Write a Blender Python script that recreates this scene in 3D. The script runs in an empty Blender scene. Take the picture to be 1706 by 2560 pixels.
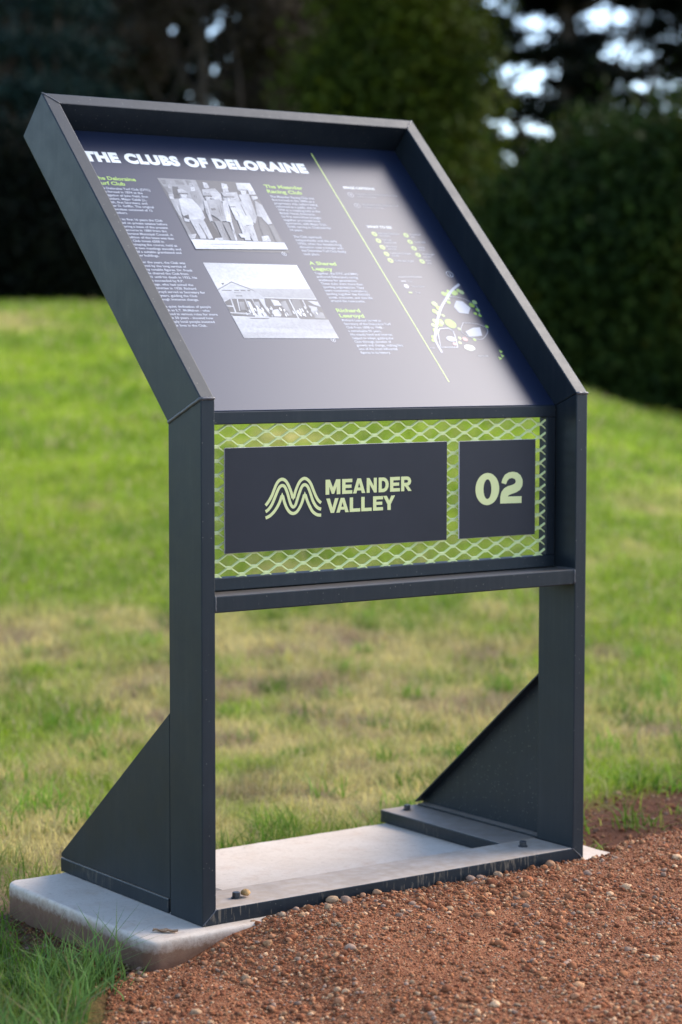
import bpy, bmesh, math, random
import numpy as np
from mathutils import Vector, Matrix

random.seed(7)
rng = np.random.default_rng(11)
scene = bpy.context.scene
C = scene.collection

# ---------------------------------------------------------------- camera
CAM = Vector((-2.3425, -3.7432, 1.1649))
YAW, PITCH, ROLL, FPX = -0.622, -0.074, 0.0011, 5572.6


def cam_axes():
    cy, sy, cp, sp = math.cos(YAW), math.sin(YAW), math.cos(PITCH), math.sin(PITCH)
    fw = Vector((-sy * cp, cy * cp, sp))
    rt = Vector((cy, sy, 0))
    up = rt.cross(fw)
    cr, sr = math.cos(ROLL), math.sin(ROLL)
    return cr * rt + sr * up, -sr * rt + cr * up, fw


RT, UP, FW = cam_axes()
cam_data = bpy.data.cameras.new('camera')
cam = bpy.data.objects.new('camera', cam_data)
C.objects.link(cam)
cam.matrix_world = Matrix(((RT.x, UP.x, -FW.x, CAM.x), (RT.y, UP.y, -FW.y, CAM.y), (RT.z, UP.z, -FW.z, CAM.z), (0, 0, 0, 1)))
cam_data.sensor_fit = 'VERTICAL'
cam_data.sensor_height = 36.0
cam_data.lens = FPX / 2560 * 36.0
cam_data.clip_start = 0.05
cam_data.clip_end = 600
cam_data.dof.use_dof = True
cam_data.dof.focus_distance = 4.62
cam_data.dof.aperture_fstop = 2.75
scene.camera = cam

# ---------------------------------------------------------------- world, sun, exposure
SUN_EL, SUN_AZ = math.radians(38), math.radians(94)     # azimuth from +y towards +x
world = bpy.data.worlds.new('World')
scene.world = world
world.use_nodes = True
wn = world.node_tree
bg = wn.nodes['Background']
sky = wn.nodes.new('ShaderNodeTexSky')
sky.sky_type = 'NISHITA'
sky.sun_disc = False
sky.sun_elevation = SUN_EL
sky.sun_rotation = SUN_AZ
sky.air_density = 0.8
sky.dust_density = 0.8
sky.ozone_density = 1.0
wn.links.new(sky.outputs[0], bg.inputs[0])
bg.inputs[1].default_value = 0.15
sun_data = bpy.data.lights.new('sun', 'SUN')
sun_data.energy = 1.5
sun_data.angle = math.radians(38)
sun_data.color = (1.0, 0.86, 0.72)
sun = bpy.data.objects.new('sun', sun_data)
C.objects.link(sun)
sd = Vector((math.sin(SUN_AZ) * math.cos(SUN_EL), math.cos(SUN_AZ) * math.cos(SUN_EL), math.sin(SUN_EL)))
sun.rotation_euler = sd.to_track_quat('Z', 'Y').to_euler()
sun.location = (6, 0, 8)
scene.view_settings.view_transform = 'Standard'
scene.view_settings.look = 'None'
scene.view_settings.gamma = 1
scene.view_settings.use_curve_mapping = False
scene.view_settings.exposure = 1.68
scene.render.engine = 'CYCLES'
scene.cycles.max_bounces = 6
scene.cycles.use_denoising = True


# ---------------------------------------------------------------- helpers
def mat(name, color=(0.5, 0.5, 0.5), rough=0.6, spec=0.5, attr=None):
    m = bpy.data.materials.new(name)
    m.use_nodes = True
    b = m.node_tree.nodes['Principled BSDF']
    b.inputs['Base Color'].default_value = (*color, 1)
    b.inputs['Roughness'].default_value = rough
    b.inputs['Specular IOR Level'].default_value = spec
    if attr:
        a = m.node_tree.nodes.new('ShaderNodeAttribute')
        a.attribute_name = attr
        m.node_tree.links.new(a.outputs['Color'], b.inputs['Base Color'])
    return m


def nd(m, kind, **kw):
    n = m.node_tree.nodes.new(kind)
    for k, v in kw.items():
        setattr(n, k, v)
    return n


def lk(m, a, b):
    m.node_tree.links.new(a, b)


def bsdf(m):
    return m.node_tree.nodes['Principled BSDF']


def noise(m, scale, detail=4, rough=0.6, coord='Object', vec=None):
    n = nd(m, 'ShaderNodeTexNoise')
    n.inputs['Scale'].default_value = scale
    n.inputs['Detail'].default_value = detail
    n.inputs['Roughness'].default_value = rough
    if vec is None:
        tc = nd(m, 'ShaderNodeTexCoord')
        vec = tc.outputs[coord]
    lk(m, vec, n.inputs['Vector'])
    return n


def ramp(m, fac, stops):
    r = nd(m, 'ShaderNodeValToRGB')
    e = r.color_ramp.elements
    while len(e) < len(stops):
        e.new(0.5)
    for el, (p, c) in zip(e, stops):
        el.position = p
        el.color = (*c, 1) if len(c) == 3 else c
    lk(m, fac, r.inputs[0])
    return r


def mixc(m, fac, a, b, blend='MIX'):
    n = nd(m, 'ShaderNodeMix', data_type='RGBA', blend_type=blend)
    for sock, v in ((n.inputs[0], fac), (n.inputs[6], a), (n.inputs[7], b)):
        if hasattr(v, 'links'):
            lk(m, v, sock)
        elif isinstance(v, (int, float)):
            sock.default_value = v
        else:
            sock.default_value = (*v, 1)
    return n.outputs[2]


def bump(m, height, strength=0.3, dist=0.01):
    b = nd(m, 'ShaderNodeBump')
    b.inputs['Strength'].default_value = strength
    b.inputs['Distance'].default_value = dist
    lk(m, height, b.inputs['Height'])
    lk(m, b.outputs[0], bsdf(m).inputs['Normal'])


def wloc(o):
    v = Vector((0, 0, 0))
    while o is not None:
        v += o.location
        o = o.parent
    return v


def tag(o, label=None, cat=None, group=None, kind=None):
    for k, v in (('label', label), ('category', cat), ('group', group), ('kind', kind)):
        if v:
            o[k] = v
    return o


def empty(name, loc):
    o = bpy.data.objects.new(name, None)
    o.location = loc
    o.empty_display_size = 0.1
    C.objects.link(o)
    return o


def link_mesh(name, me, mats, parent=None, smooth=False):
    """link a mesh whose coordinates are world coordinates, under a parent"""
    for m in (mats if isinstance(mats, (list, tuple)) else [mats]):
        me.materials.append(m)
    o = bpy.data.objects.new(name, me)
    C.objects.link(o)
    if parent is not None:
        off = wloc(parent)
        me.transform(Matrix.Translation(-off))
        o.parent = parent
    if smooth:
        me.shade_smooth()
    return o


def build(name, verts, faces, mats, parent=None, bev=0.0, seg=2, smooth=False):
    bm = bmesh.new()
    vs = [bm.verts.new(v) for v in verts]
    for f in faces:
        bm.faces.new([vs[i] for i in f])
    bmesh.ops.recalc_face_normals(bm, faces=bm.faces)
    if bev:
        bmesh.ops.bevel(bm, geom=list(bm.edges), offset=bev, segments=seg, profile=0.5, affect='EDGES')
    me = bpy.data.meshes.new(name)
    bm.to_mesh(me)
    bm.free()
    return link_mesh(name, me, mats, parent, smooth)


HEX = [(0, 1, 2, 3), (7, 6, 5, 4), (0, 4, 5, 1), (1, 5, 6, 2), (2, 6, 7, 3), (3, 7, 4, 0)]


def hexa(name, v8, m, parent=None, bev=0.002, seg=2):
    return build(name, v8, HEX, m, parent, bev, seg)


def box(name, x0, x1, y0, y1, z0, z1, m, parent=None, bev=0.002, seg=2):
    v = [(x0, y0, z0), (x1, y0, z0), (x1, y1, z0), (x0, y1, z0), (x0, y0, z1), (x1, y0, z1), (x1, y1, z1), (x0, y1, z1)]
    return hexa(name, v, m, parent, bev, seg)


def np_mesh(name, verts, tris, mats, parent=None, colors=None, smooth=False, attr='tint'):
    """big mesh from numpy arrays; tris (n,3) or quads (n,4)"""
    k = tris.shape[1]
    me = bpy.data.meshes.new(name)
    me.vertices.add(len(verts))
    me.vertices.foreach_set('co', np.asarray(verts, np.float32).ravel())
    me.loops.add(tris.size)
    me.loops.foreach_set('vertex_index', np.asarray(tris, np.int32).ravel())
    me.polygons.add(len(tris))
    me.polygons.foreach_set('loop_start', np.arange(0, tris.size, k, dtype=np.int32))
    me.polygons.foreach_set('loop_total', np.full(len(tris), k, np.int32))
    if smooth:
        me.polygons.foreach_set('use_smooth', np.ones(len(tris), bool))
    me.update()
    if colors is not None:
        a = me.attributes.new(attr, 'FLOAT_COLOR', 'POINT')
        c = np.ones((len(verts), 4), np.float32)
        c[:, :3] = colors
        a.data.foreach_set('color', c.ravel())
    return link_mesh(name, me, mats, parent)


def vnoise(x, y, seed=0):
    """smooth value noise in 0..1"""
    xi, yi = np.floor(x).astype(np.int64), np.floor(y).astype(np.int64)
    fx, fy = x - xi, y - yi
    fx, fy = fx * fx * (3 - 2 * fx), fy * fy * (3 - 2 * fy)

    def h(a, b):
        n = (a * 374761393 + b * 668265263 + seed * 974711) & 0x7fffffff
        n = ((n ^ (n >> 13)) * 1274126177) & 0x7fffffff
        return ((n ^ (n >> 16)) & 0xffff) / 65535.0
    a, b, c, d = h(xi, yi), h(xi + 1, yi), h(xi, yi + 1), h(xi + 1, yi + 1)
    return (a * (1 - fx) + b * fx) * (1 - fy) + (c * (1 - fx) + d * fx) * fy


def fbm(x, y, seed=0, n=3):
    s, a, t = 0, 1.0, 0
    for i in range(n):
        s = s + a * vnoise(x * 2 ** i, y * 2 ** i, seed + i * 17)
        t += a
        a *= 0.5
    return s / t


def sstep(t):
    t = np.clip(t, 0, 1)
    return t * t * (3 - 2 * t)


# ---------------------------------------------------------------- the ground
FH = Vector((FW.x, FW.y, 0)).normalized()
RH = Vector((FH.y, -FH.x, 0))
CR_R = np.array([-60, -1.8, -0.4, 0.8, 1.6, 2.44, 3.4, 6, 60.0])
CR_Z = np.array([1.62, 1.58, 1.50, 1.28, 1.03, 0.70, 0.42, -0.05, -0.2])


def to_sr(x, y):
    dx, dy = x - CAM.x, y - CAM.y
    return dx * FH.x + dy * FH.y, dx * RH.x + dy * RH.y


def to_xy(s, r):
    return CAM.x + s * FH.x + r * RH.x, CAM.y + s * FH.y + r * RH.y


SX0, SX1, SY0, SY1 = -0.145, 1.128, -0.032, 0.582     # concrete slab


def terrain(x, y):
    s, r = to_sr(x, y)
    crest = 0.5 * (np.interp(r - 0.4, CR_R, CR_Z) + np.interp(r + 0.4, CR_R, CR_Z))
    t = sstep((s - 6.5) / 16.5)
    z = -0.072 + (crest + 0.072) * t + np.where(s > 23, -0.012 * np.minimum(s - 23, 40), 0)
    z = z + 0.05 * (fbm(x * 0.7, y * 0.7, 3) - 0.5) * sstep((s - 5.6) / 3)
    z = z + 0.012 * (fbm(x * 6, y * 6, 5) - 0.5)
    z = z + 0.022 * np.exp(-(((x + 0.22) / 0.26) ** 2 + ((y + 0.16) / 0.24) ** 2))
    z = z - 0.06 * sstep((gravel_d(x, y) + 0.01) / 0.08)
    return z


def gravel_d(x, y):
    """>0 inside the gravel, in metres from its edge"""
    wob = 0.05 * (fbm(x * 5, y * 5, 9) - 0.5)
    dl = 0.75 * (x + 0.185) - 0.66 * (y + 0.02) + wob
    dbk = 0.07 - y + wob
    return np.minimum(dl, dbk)


def gravel_z(x, y):
    h = -0.034 + 0.046 * sstep((x + 0.13) / 0.32)
    h = h - 0.045 * sstep((-y - 0.02) / 0.7) + 0.02 * sstep((x - 1.0) / 0.4) * sstep((y + 0.5) / 0.4)
    h = h + 0.022 * (fbm(x * 4, y * 4, 21) - 0.5) + 0.012 * (fbm(x * 14, y * 14, 22) - 0.5)
    # let the front of the slab stay clear at its left corner
    h = h - 0.02 * sstep((0.05 - x) / 0.12) * sstep((y + 0.10) / 0.08)
    d = gravel_d(x, y)
    h = h - 0.012 * (1 - sstep((d - 0.02) / 0.16)) - 0.10 * (1 - sstep((d + 0.06) / 0.08))
    # never pokes up through the slab inside the sign's foot
    inside = (x > SX0) & (x < SX1 - 0.0) & (y > 0.0)
    return np.where(inside & (y > 0.004), np.minimum(h, -0.03), h)


def axis(parts):
    out = []
    for a, b, st in parts:
        out.append(np.arange(a, b, st))
    return np.concatenate(out)


def grid_faces(nu, nv):
    i = np.arange(nu - 1)[:, None] * nv + np.arange(nv - 1)[None, :]
    return np.stack([i, i + 1, i + nv + 1, i + nv], -1).reshape(-1, 4)


sv = axis([(-60, -2, 6), (-2, 3, 0.5), (3, 8, 0.05), (8, 26, 0.25), (26, 60, 2), (60, 400, 20)])
rv = axis([(-300, -30, 30), (-30, -6, 2), (-6, -2.2, 0.3), (-2.2, 2.2, 0.05), (2.2, 6, 0.3), (6, 30, 2), (30, 301, 30)])
S, Rr = np.meshgrid(sv, rv, indexing='ij')
X, Y = to_xy(S, Rr)
Z = terrain(X, Y)


def soil_amount(x, y):
    """1 where the red earth is bare: beside the slab and on the right of it"""
    dx = np.maximum(np.maximum(SX0 - x, x - SX1), 0)
    dy = np.maximum(np.maximum(SY0 - y, y - SY1), 0)
    ds = np.hypot(dx, dy)
    wob = fbm(x * 7, y * 7, 31)
    a = 1 - sstep((ds - 0.015 - 0.05 * (wob - 0.4)) / 0.05)
    a = a * np.where(y > SY1 - 0.02, 0.35, 1.0)
    right = sstep((x - 1.05) / 0.12) * (1 - sstep((y - 0.42 - 0.28 * sstep((x - 1.15) / 0.4) - 0.5 * (wob - 0.5)) / 0.25)) * (1 - sstep((x - 2.6) / 0.5))
    lf = sstep((SX0 + 0.02 - x) / 0.03) * (1 - sstep((SX0 - 0.12 - 0.12 * (wob - 0.5) - x) / -0.05 + 1)) if False else 0
    g = sstep((gravel_d(x, y) + 0.05) / 0.06)
    left = np.exp(-(((x + 0.20) / 0.075) ** 2 + ((y - 0.22) / 0.22) ** 2)) * 1.5
    return np.clip(np.maximum.reduce([a, right, g, np.clip(left, 0, 1)]), 0, 1)


def grass_color(x, y, seed=0):
    """green, fresh green or dry, as patches in the turf"""
    s, r = to_sr(x, y)
    n1 = fbm(x * 0.9, y * 0.9, 41 + seed, 3)
    n2 = fbm(x * 3.5, y * 3.5, 45 + seed, 3)
    dry = sstep((0.55 * n1 + 0.45 * n2 - 0.40 + 0.085 * (sstep((s - 4.6) / 1.6) - sstep((s - 8.0) / 4.0) * 3.2) + 0.07 * sstep((s - 15.5) / 2.5)) / 0.22)
    green = np.array([0.185, 0.290, 0.018])
    fresh = np.array([0.320, 0.430, 0.022])
    straw = np.array([0.64, 0.53, 0.19])
    f = sstep((fbm(x * 1.7, y * 1.7, 51) - 0.15) / 0.7)[..., None]
    c = green * (1 - f) + fresh * f
    br = sstep((fbm(x * 4.3, y * 4.3, 57) - 0.52) / 0.18)[..., None]
    straw = straw * (1 - br) + np.array([0.36, 0.25, 0.145]) * br
    return c * (1 - dry[..., None]) + straw * dry[..., None]


soil = soil_amount(X, Y)[..., None]
gc = grass_color(X, Y)
thatch = gc * 0.55 + np.array([0.10, 0.075, 0.04]) * 0.45
far = sstep((S - 8) / 8)[..., None]
thatch = thatch * (1 - far) + gc * far
earth = np.array([0.115, 0.048, 0.026])
col = thatch * (1 - soil) + earth * soil
lawn_m = mat('turf_soil', rough=0.95, spec=0.1, attr='tint')
nn = noise(lawn_m, 60, 6, 0.7)
bump(lawn_m, nn.outputs[0], 0.9, 0.02)
at = [n for n in lawn_m.node_tree.nodes if n.type == 'ATTRIBUTE'][0]
vr = ramp(lawn_m, nn.outputs[0], [(0.3, (0.5, 0.5, 0.5)), (0.7, (1.35, 1.35, 1.35))])
lk(lawn_m, mixc(lawn_m, 1.0, at.outputs['Color'], vr.outputs[0], 'MULTIPLY'), bsdf(lawn_m).inputs['Base Color'])
o = np_mesh('lawn_ground', np.stack([X, Y, Z], -1).reshape(-1, 3), grid_faces(len(sv), len(rv)), lawn_m, colors=col.reshape(-1, 3), smooth=True)
tag(o, 'gently rising grassy ground with dry patches and red earth', None, None, 'structure')

# gravel bed
gx = np.arange(-0.75, 3.2, 0.016)
gy = np.arange(-1.9, 0.32, 0.016)
X, Y = np.meshgrid(gx, gy, indexing='ij')
Z = gravel_z(X, Y)
grav_m = mat('gravel_fines', rough=0.95, spec=0.15)
v1 = nd(grav_m, 'ShaderNodeTexVoronoi')
tc = nd(grav_m, 'ShaderNodeTexCoord')
v1.inputs['Scale'].default_value = 230
lk(grav_m, tc.outputs['Object'], v1.inputs['Vector'])
n2 = noise(grav_m, 9, 5, 0.6)
sep = nd(grav_m, 'ShaderNodeSeparateColor')
lk(grav_m, v1.outputs['Color'], sep.inputs[0])
r1 = ramp(grav_m, sep.outputs[0], [(0.0, (0.14, 0.046, 0.019)), (0.55, (0.24, 0.092, 0.040)), (1.0, (0.35, 0.17, 0.085))])
r2 = ramp(grav_m, n2.outputs[0], [(0.3, (0.75, 0.72, 0.7)), (0.7, (1.15, 1.12, 1.1))])
lk(grav_m, mixc(grav_m, 1.0, r1.outputs[0], r2.outputs[0], 'MULTIPLY'), bsdf(grav_m).inputs['Base Color'])
inv = nd(grav_m, 'ShaderNodeMath', operation='SUBTRACT')
inv.inputs[0].default_value = 1
lk(grav_m, v1.outputs['Distance'], inv.inputs[1])
bump(grav_m, inv.outputs[0], 0.9, 0.004)
o = np_mesh('gravel_path', np.stack([X, Y, Z], -1).reshape(-1, 3), grid_faces(len(gx), len(gy)), grav_m, smooth=True)
tag(o, 'reddish brown gravel ground in front of the sign', None, None, 'structure')

# ---------------------------------------------------------------- trees behind the lawn
def leaf_mat(name, transl=0.25):
    m = mat(name, rough=0.7, spec=0.08, attr='tint')
    b = bsdf(m)
    a = [n for n in m.node_tree.nodes if n.type == 'ATTRIBUTE'][0]
    t = nd(m, 'ShaderNodeBsdfTranslucent')
    lk(m, a.outputs['Color'], t.inputs['Color'])
    mx = nd(m, 'ShaderNodeMixShader')
    mx.inputs[0].default_value = transl
    lk(m, b.outputs[0], mx.inputs[1])
    lk(m, t.outputs[0], mx.inputs[2])
    out = [n for n in m.node_tree.nodes if n.type == 'OUTPUT_MATERIAL'][0]
    lk(m, mx.outputs[0], out.inputs['Surface'])
    return m


leaf_m = leaf_mat('foliage', 0.12)
bark_m = mat('bark', (0.06, 0.045, 0.035), 0.9, 0.2)
bn = noise(bark_m, 14, 5)
lk(bark_m, ramp(bark_m, bn.outputs[0], [(0.3, (0.03, 0.022, 0.017)), (0.7, (0.10, 0.075, 0.058))]).outputs[0], bsdf(bark_m).inputs['Base Color'])
bump(bark_m, bn.outputs[0], 0.6, 0.03)


def cards(P, size, asp, pal, flat=0.0, colseed=0, tilt=None):
    """leaf-sized rhombic cards at points P"""
    n = len(P)
    d = rng.normal(size=(n, 3))
    d[:, 2] *= 1 - flat
    d /= np.linalg.norm(d, axis=1)[:, None]
    e = rng.normal(size=(n, 3))
    e[:, 2] *= 1 - flat
    e -= d * (e * d).sum(1)[:, None]
    e /= np.linalg.norm(e, axis=1)[:, None]
    sz = size * rng.uniform(0.6, 1.4, n)[:, None]
    a, b = d * sz, e * sz * asp
    bow = np.cross(d, e) * sz * 0.25
    V = np.stack([P - a, P - b + bow, P + a, P + b + bow], 1).reshape(-1, 3)
    F = np.arange(4 * n).reshape(-1, 4)
    pal = np.array(pal)
    k = fbm(P[:, 0] * 1.3 + P[:, 2] * 0.9, P[:, 1] * 1.3 + P[:, 2] * 1.1, 70 + colseed, 2) * len(pal) + rng.normal(0, 0.5, n)
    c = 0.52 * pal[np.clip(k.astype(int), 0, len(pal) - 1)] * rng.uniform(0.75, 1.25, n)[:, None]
    return V, F, np.repeat(c, 4, 0)


def blob_points(blobs, n, power=0.42):
    w = np.array([b[3] * b[4] * b[5] for b in blobs]) ** 0.8
    cnt = rng.multinomial(n, w / w.sum())
    out = []
    for (x, y, z, a, b, c), k in zip(blobs, cnt):
        v = rng.normal(size=(k, 3))
        v /= np.linalg.norm(v, axis=1)[:, None]
        rad = rng.random(k) ** power * (1 + 0.25 * rng.normal(size=k))
        out.append(np.array([x, y, z]) + v * rad[:, None] * np.array([a, b, c]))
    return np.concatenate(out)


def tube(pts, radii, n=8):
    V, F = [], []
    pts = [Vector(p) for p in pts]
    for i, (p, r) in enumerate(zip(pts, radii)):
        t = (pts[min(i + 1, len(pts) - 1)] - pts[max(i - 1, 0)]).normalized()
        u = t.cross(Vector((0.3, 0.9, 0.2))).normalized()
        w = t.cross(u)
        for k in range(n):
            a = 2 * math.pi * k / n
            V.append(p + r * (math.cos(a) * u + math.sin(a) * w))
    for i in range(len(pts) - 1):
        for k in range(n):
            F.append((i * n + k, i * n + (k + 1) % n, (i + 1) * n + (k + 1) % n, (i + 1) * n + k))
    F.append(tuple(range(n))[::-1])
    F.append(tuple(range((len(pts) - 1) * n, len(pts) * n)))
    return V, F


def tubes(name, specs, m, parent=None, n=8, smooth=True):
    V, F = [], []
    for pts, rad in specs:
        v, f = tube(pts, rad, n)
        F += [tuple(i + len(V) for i in q) for q in f]
        V += v
    return build(name, V, F, m, parent, 0, smooth=smooth)


def limb(a, b, r0, r1, k=4, wob=0.12):
    a, b = Vector(a), Vector(b)
    L = (b - a).length
    pts, rad = [], []
    for i in range(k + 1):
        t = i / k
        j = Vector((random.uniform(-1, 1), random.uniform(-1, 1), random.uniform(-.6, .6))) * wob * L * t * (1 - t) * 2
        pts.append(a.lerp(b, t) + j)
        rad.append(r0 + (r1 - r0) * t)
    return pts, rad


def tree(name, s, r, label, cat, blobs, n, size, asp, pal, trunk_h, trunk_r, limbs=7, flat=0.0, power=0.42, group=None, seed=0, twigs=0):
    """blobs: (lateral, depth, height above base, radii) relative to the trunk foot"""
    x, y = to_xy(s, r)
    z = float(terrain(np.array([x]), np.array([y]))[0])
    root = empty(name, (x, y, z))
    tag(root, label, cat, group)
    wb = []
    for (lr, ds, h, a, b, c) in blobs:
        wb.append((x + lr * RH.x + ds * FH.x, y + lr * RH.y + ds * FH.y, z + h, a, b, c))
    P = blob_points(wb, n, power)
    P[:, 2] = np.maximum(P[:, 2], z + 0.02)
    V, F, cc = cards(P, size, asp, pal, flat, seed)
    np_mesh('crown', V, F, leaf_m, root, cc)
    specs = [limb((x, y, z - 0.2), (x, y, z + trunk_h), trunk_r, trunk_r * 0.35, 6, 0.04)]
    for i in range(limbs):
        bx = random.choice(wb)
        h = random.uniform(0.25, 0.8) * trunk_h
        end = (bx[0] + random.uniform(-.6, .6) * bx[3], bx[1] + random.uniform(-.6, .6) * bx[4], max(bx[2] + random.uniform(-.5, .7) * bx[5], z + 0.3))
        specs.append(limb((x, y, z + h), end, trunk_r * 0.42, trunk_r * 0.08))
    for i in range(twigs):
        p = Vector(P[random.randrange(len(P))])
        q = p + Vector((random.uniform(-.5, .5), random.uniform(-.5, .5), random.uniform(-.2, .6)))
        specs.append(limb(p, q, 0.014, 0.004, 3))
    tubes('trunk', specs, bark_m, root, 6)
    return root


SPR = [(0.014, 0.034, 0.030), (0.026, 0.058, 0.052), (0.044, 0.086, 0.078)]
blobs = []
for i in range(15):
    h = 0.5 + i * 0.55
    rad = 1.75 * (1 - i / 17) + 0.15
    for k in range(5):
        a = k * 1.2566 + i * 0.7
        blobs.append((math.cos(a) * rad * 0.55, math.sin(a) * rad * 0.55, h - 0.1, rad * 0.5, rad * 0.5, 0.26))
tree('spruce_tree', 27.0, -3.95, 'blue green spruce with layered drooping boughs behind the lawn', 'tree', blobs, 42000, 0.055, 0.3, SPR, 8.6, 0.16, 12, 0.3, seed=1)

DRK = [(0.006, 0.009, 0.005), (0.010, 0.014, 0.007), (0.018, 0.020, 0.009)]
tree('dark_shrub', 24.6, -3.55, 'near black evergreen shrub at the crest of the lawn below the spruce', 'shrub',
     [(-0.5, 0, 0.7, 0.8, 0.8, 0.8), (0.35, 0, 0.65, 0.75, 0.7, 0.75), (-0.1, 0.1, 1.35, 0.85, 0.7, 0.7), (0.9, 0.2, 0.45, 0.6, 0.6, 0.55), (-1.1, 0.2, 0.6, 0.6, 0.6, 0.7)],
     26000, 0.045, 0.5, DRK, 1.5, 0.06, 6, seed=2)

BRN = [(0.060, 0.045, 0.034), (0.085, 0.066, 0.050), (0.115, 0.090, 0.070), (0.070, 0.062, 0.036)]
blobs = []
for i in range(26):
    blobs.append((random.uniform(-1.55, 1.45), random.uniform(-.9, .9), random.uniform(0.6, 6.6), random.uniform(.45, .75), random.uniform(.45, .75), random.uniform(.35, .6)))
tree('brown_tree', 29.0, -1.75, 'greyish brown half bare tree with dense twigs and small gaps of sky', 'tree', blobs, 42000, 0.06, 0.26, BRN, 6.8, 0.08, 18, 0.0, 0.5, seed=3, twigs=160)

OLV = [(0.035, 0.055, 0.008), (0.070, 0.100, 0.010), (0.110, 0.140, 0.012), (0.140, 0.160, 0.014)]
blobs = [(0, 0, 0.9, 1.0, 1.0, 0.9), (0.3, 0.1, 2.0, 0.95, 0.95, 0.9), (-0.35, 0, 2.8, 0.9, 0.9, 0.9), (0.2, 0, 3.9, 0.95, 0.9, 0.9), (-0.1, 0, 5.0, 0.95, 0.9, 0.9), (0.45, 0, 5.9, 0.7, 0.8, 0.8),
         (-0.75, 0, 4.4, 0.5, 0.5, 0.6), (0.85, 0, 3.0, 0.45, 0.5, 0.6), (-0.8, 0, 1.6, 0.5, 0.5, 0.6), (0.8, -0.1, 1.2, 0.5, 0.5, 0.6), (-0.3, 0, 6.6, 0.8, 0.8, 0.7)]
tree('green_tree', 26.0, 0.58, 'tall olive green leafy tree right behind the sloping panel', 'tree', blobs, 48000, 0.05, 0.5, OLV, 6.2, 0.15, 9, seed=4)

HDG = [(0.022, 0.044, 0.010), (0.042, 0.075, 0.014), (0.065, 0.095, 0.015), (0.12, 0.125, 0.018)]
blobs = [(-1.15, 0, 0.9, 0.7, 0.8, 0.9), (-0.5, 0, 1.3, 0.85, 0.9, 1.1), (0.3, 0, 1.6, 0.95, 0.9, 1.2), (1.1, 0, 1.6, 0.9, 0.9, 1.2), (1.9, 0.2, 1.5, 0.9, 0.9, 1.2), (-0.9, 0.2, 1.9, 0.6, 0.7, 0.55),
         (-0.2, 0.1, 2.35, 0.6, 0.6, 0.55), (0.7, 0.1, 2.6, 0.6, 0.6, 0.5), (1.5, 0.1, 2.6, 0.65, 0.6, 0.5), (-1.5, 0, 0.35, 0.45, 0.5, 0.5), (-0.7, -0.1, 0.35, 0.8, 0.7, 0.5), (0.3, -0.1, 0.3, 0.9, 0.7, 0.6), (1.2, 0, 0.2, 0.9, 0.7, 0.7), (2.1, 0, 0.1, 0.8, 0.7, 0.7)]
tree('evergreen_bush', 21.9, 2.75, 'broad dark green bush standing to the ground on the right of the lawn', 'bush', blobs, 70000, 0.046, 0.5, HDG, 2.2, 0.08, 9, seed=5)

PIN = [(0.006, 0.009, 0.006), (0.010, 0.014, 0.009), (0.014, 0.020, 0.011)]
blobs = []
for i in range(13):
    h = 2.4 + i * 0.47
    for k in range(9):
        a = random.uniform(0, 6.283)
        q = random.uniform(0.4, 2.5)
        blobs.append((math.cos(a) * q, math.sin(a) * q, h + random.uniform(-.1, .1), 0.75, 0.6, 0.13))
for i in range(12):
    blobs.append((random.uniform(-.35, .35), random.uniform(-.3, .3), 2.4 + i * .5, 0.35, 0.35, 0.4))
for i in range(14):
    blobs.append((random.uniform(0.6, 2.2), random.uniform(-.8, .8), random.uniform(3.2, 7.5), 0.6, 0.6, 0.3))
for i in range(22):
    blobs.append((random.uniform(-2.0, 2.6), random.uniform(-.8, .8), 6.2 + random.uniform(0, 2.2), 0.6, 0.6, 0.22))
blobs = [b for b in blobs if not (-1.9 < b[0] < -0.4 and 3.9 < b[2] < 5.6 and random.random() < 0.08)]
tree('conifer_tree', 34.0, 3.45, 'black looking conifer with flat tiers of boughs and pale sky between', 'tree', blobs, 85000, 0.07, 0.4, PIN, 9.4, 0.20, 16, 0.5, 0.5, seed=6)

# the wood that closes the view further back
P = []
for i in range(95):
    r = random.uniform(-9.5, 2.0)
    P.append((*to_xy(random.uniform(42, 48), r), random.uniform(1.5, 10.0), 1.5, 1.5, 1.3))
for i in range(26):
    r = random.uniform(1.5, 11)
    P.append((*to_xy(random.uniform(42, 48), r), random.uniform(0.8, 5.2), 1.4, 1.4, 0.9))
for i in range(40):
    r = random.uniform(-3, 11)
    P.append((*to_xy(random.uniform(38, 44), r), random.uniform(-0.6, 0.9), 1.3, 1.3, 0.8))
for i in range(7):
    r = random.uniform(8.5, 12)
    P.append((*to_xy(random.uniform(42, 48), r), random.uniform(4, 9), 1.3, 1.3, 1.1))
pts = blob_points(P, 120000, 0.5)
P = []
for i in range(110):
    r = random.choice((random.uniform(-34, -9), random.uniform(-34, -9), random.uniform(10, 30)))
    P.append((*to_xy(random.uniform(40, 52), r), random.uniform(0.5, 7.5), 2.1, 2.1, 1.6))
pts = np.concatenate([pts, blob_points(P, 70000, 0.5)])
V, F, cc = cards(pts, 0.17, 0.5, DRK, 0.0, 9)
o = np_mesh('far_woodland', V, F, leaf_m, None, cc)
tag(o, 'dark wood closing the view behind the nearer trees', None, None, 'stuff')


# ---------------------------------------------------------------- grass
grass_m = leaf_mat('grass_blade', 0.35)
bsdf(grass_m).inputs['Roughness'].default_value = 0.55
bsdf(grass_m).inputs['Specular IOR Level'].default_value = 0.12


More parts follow.
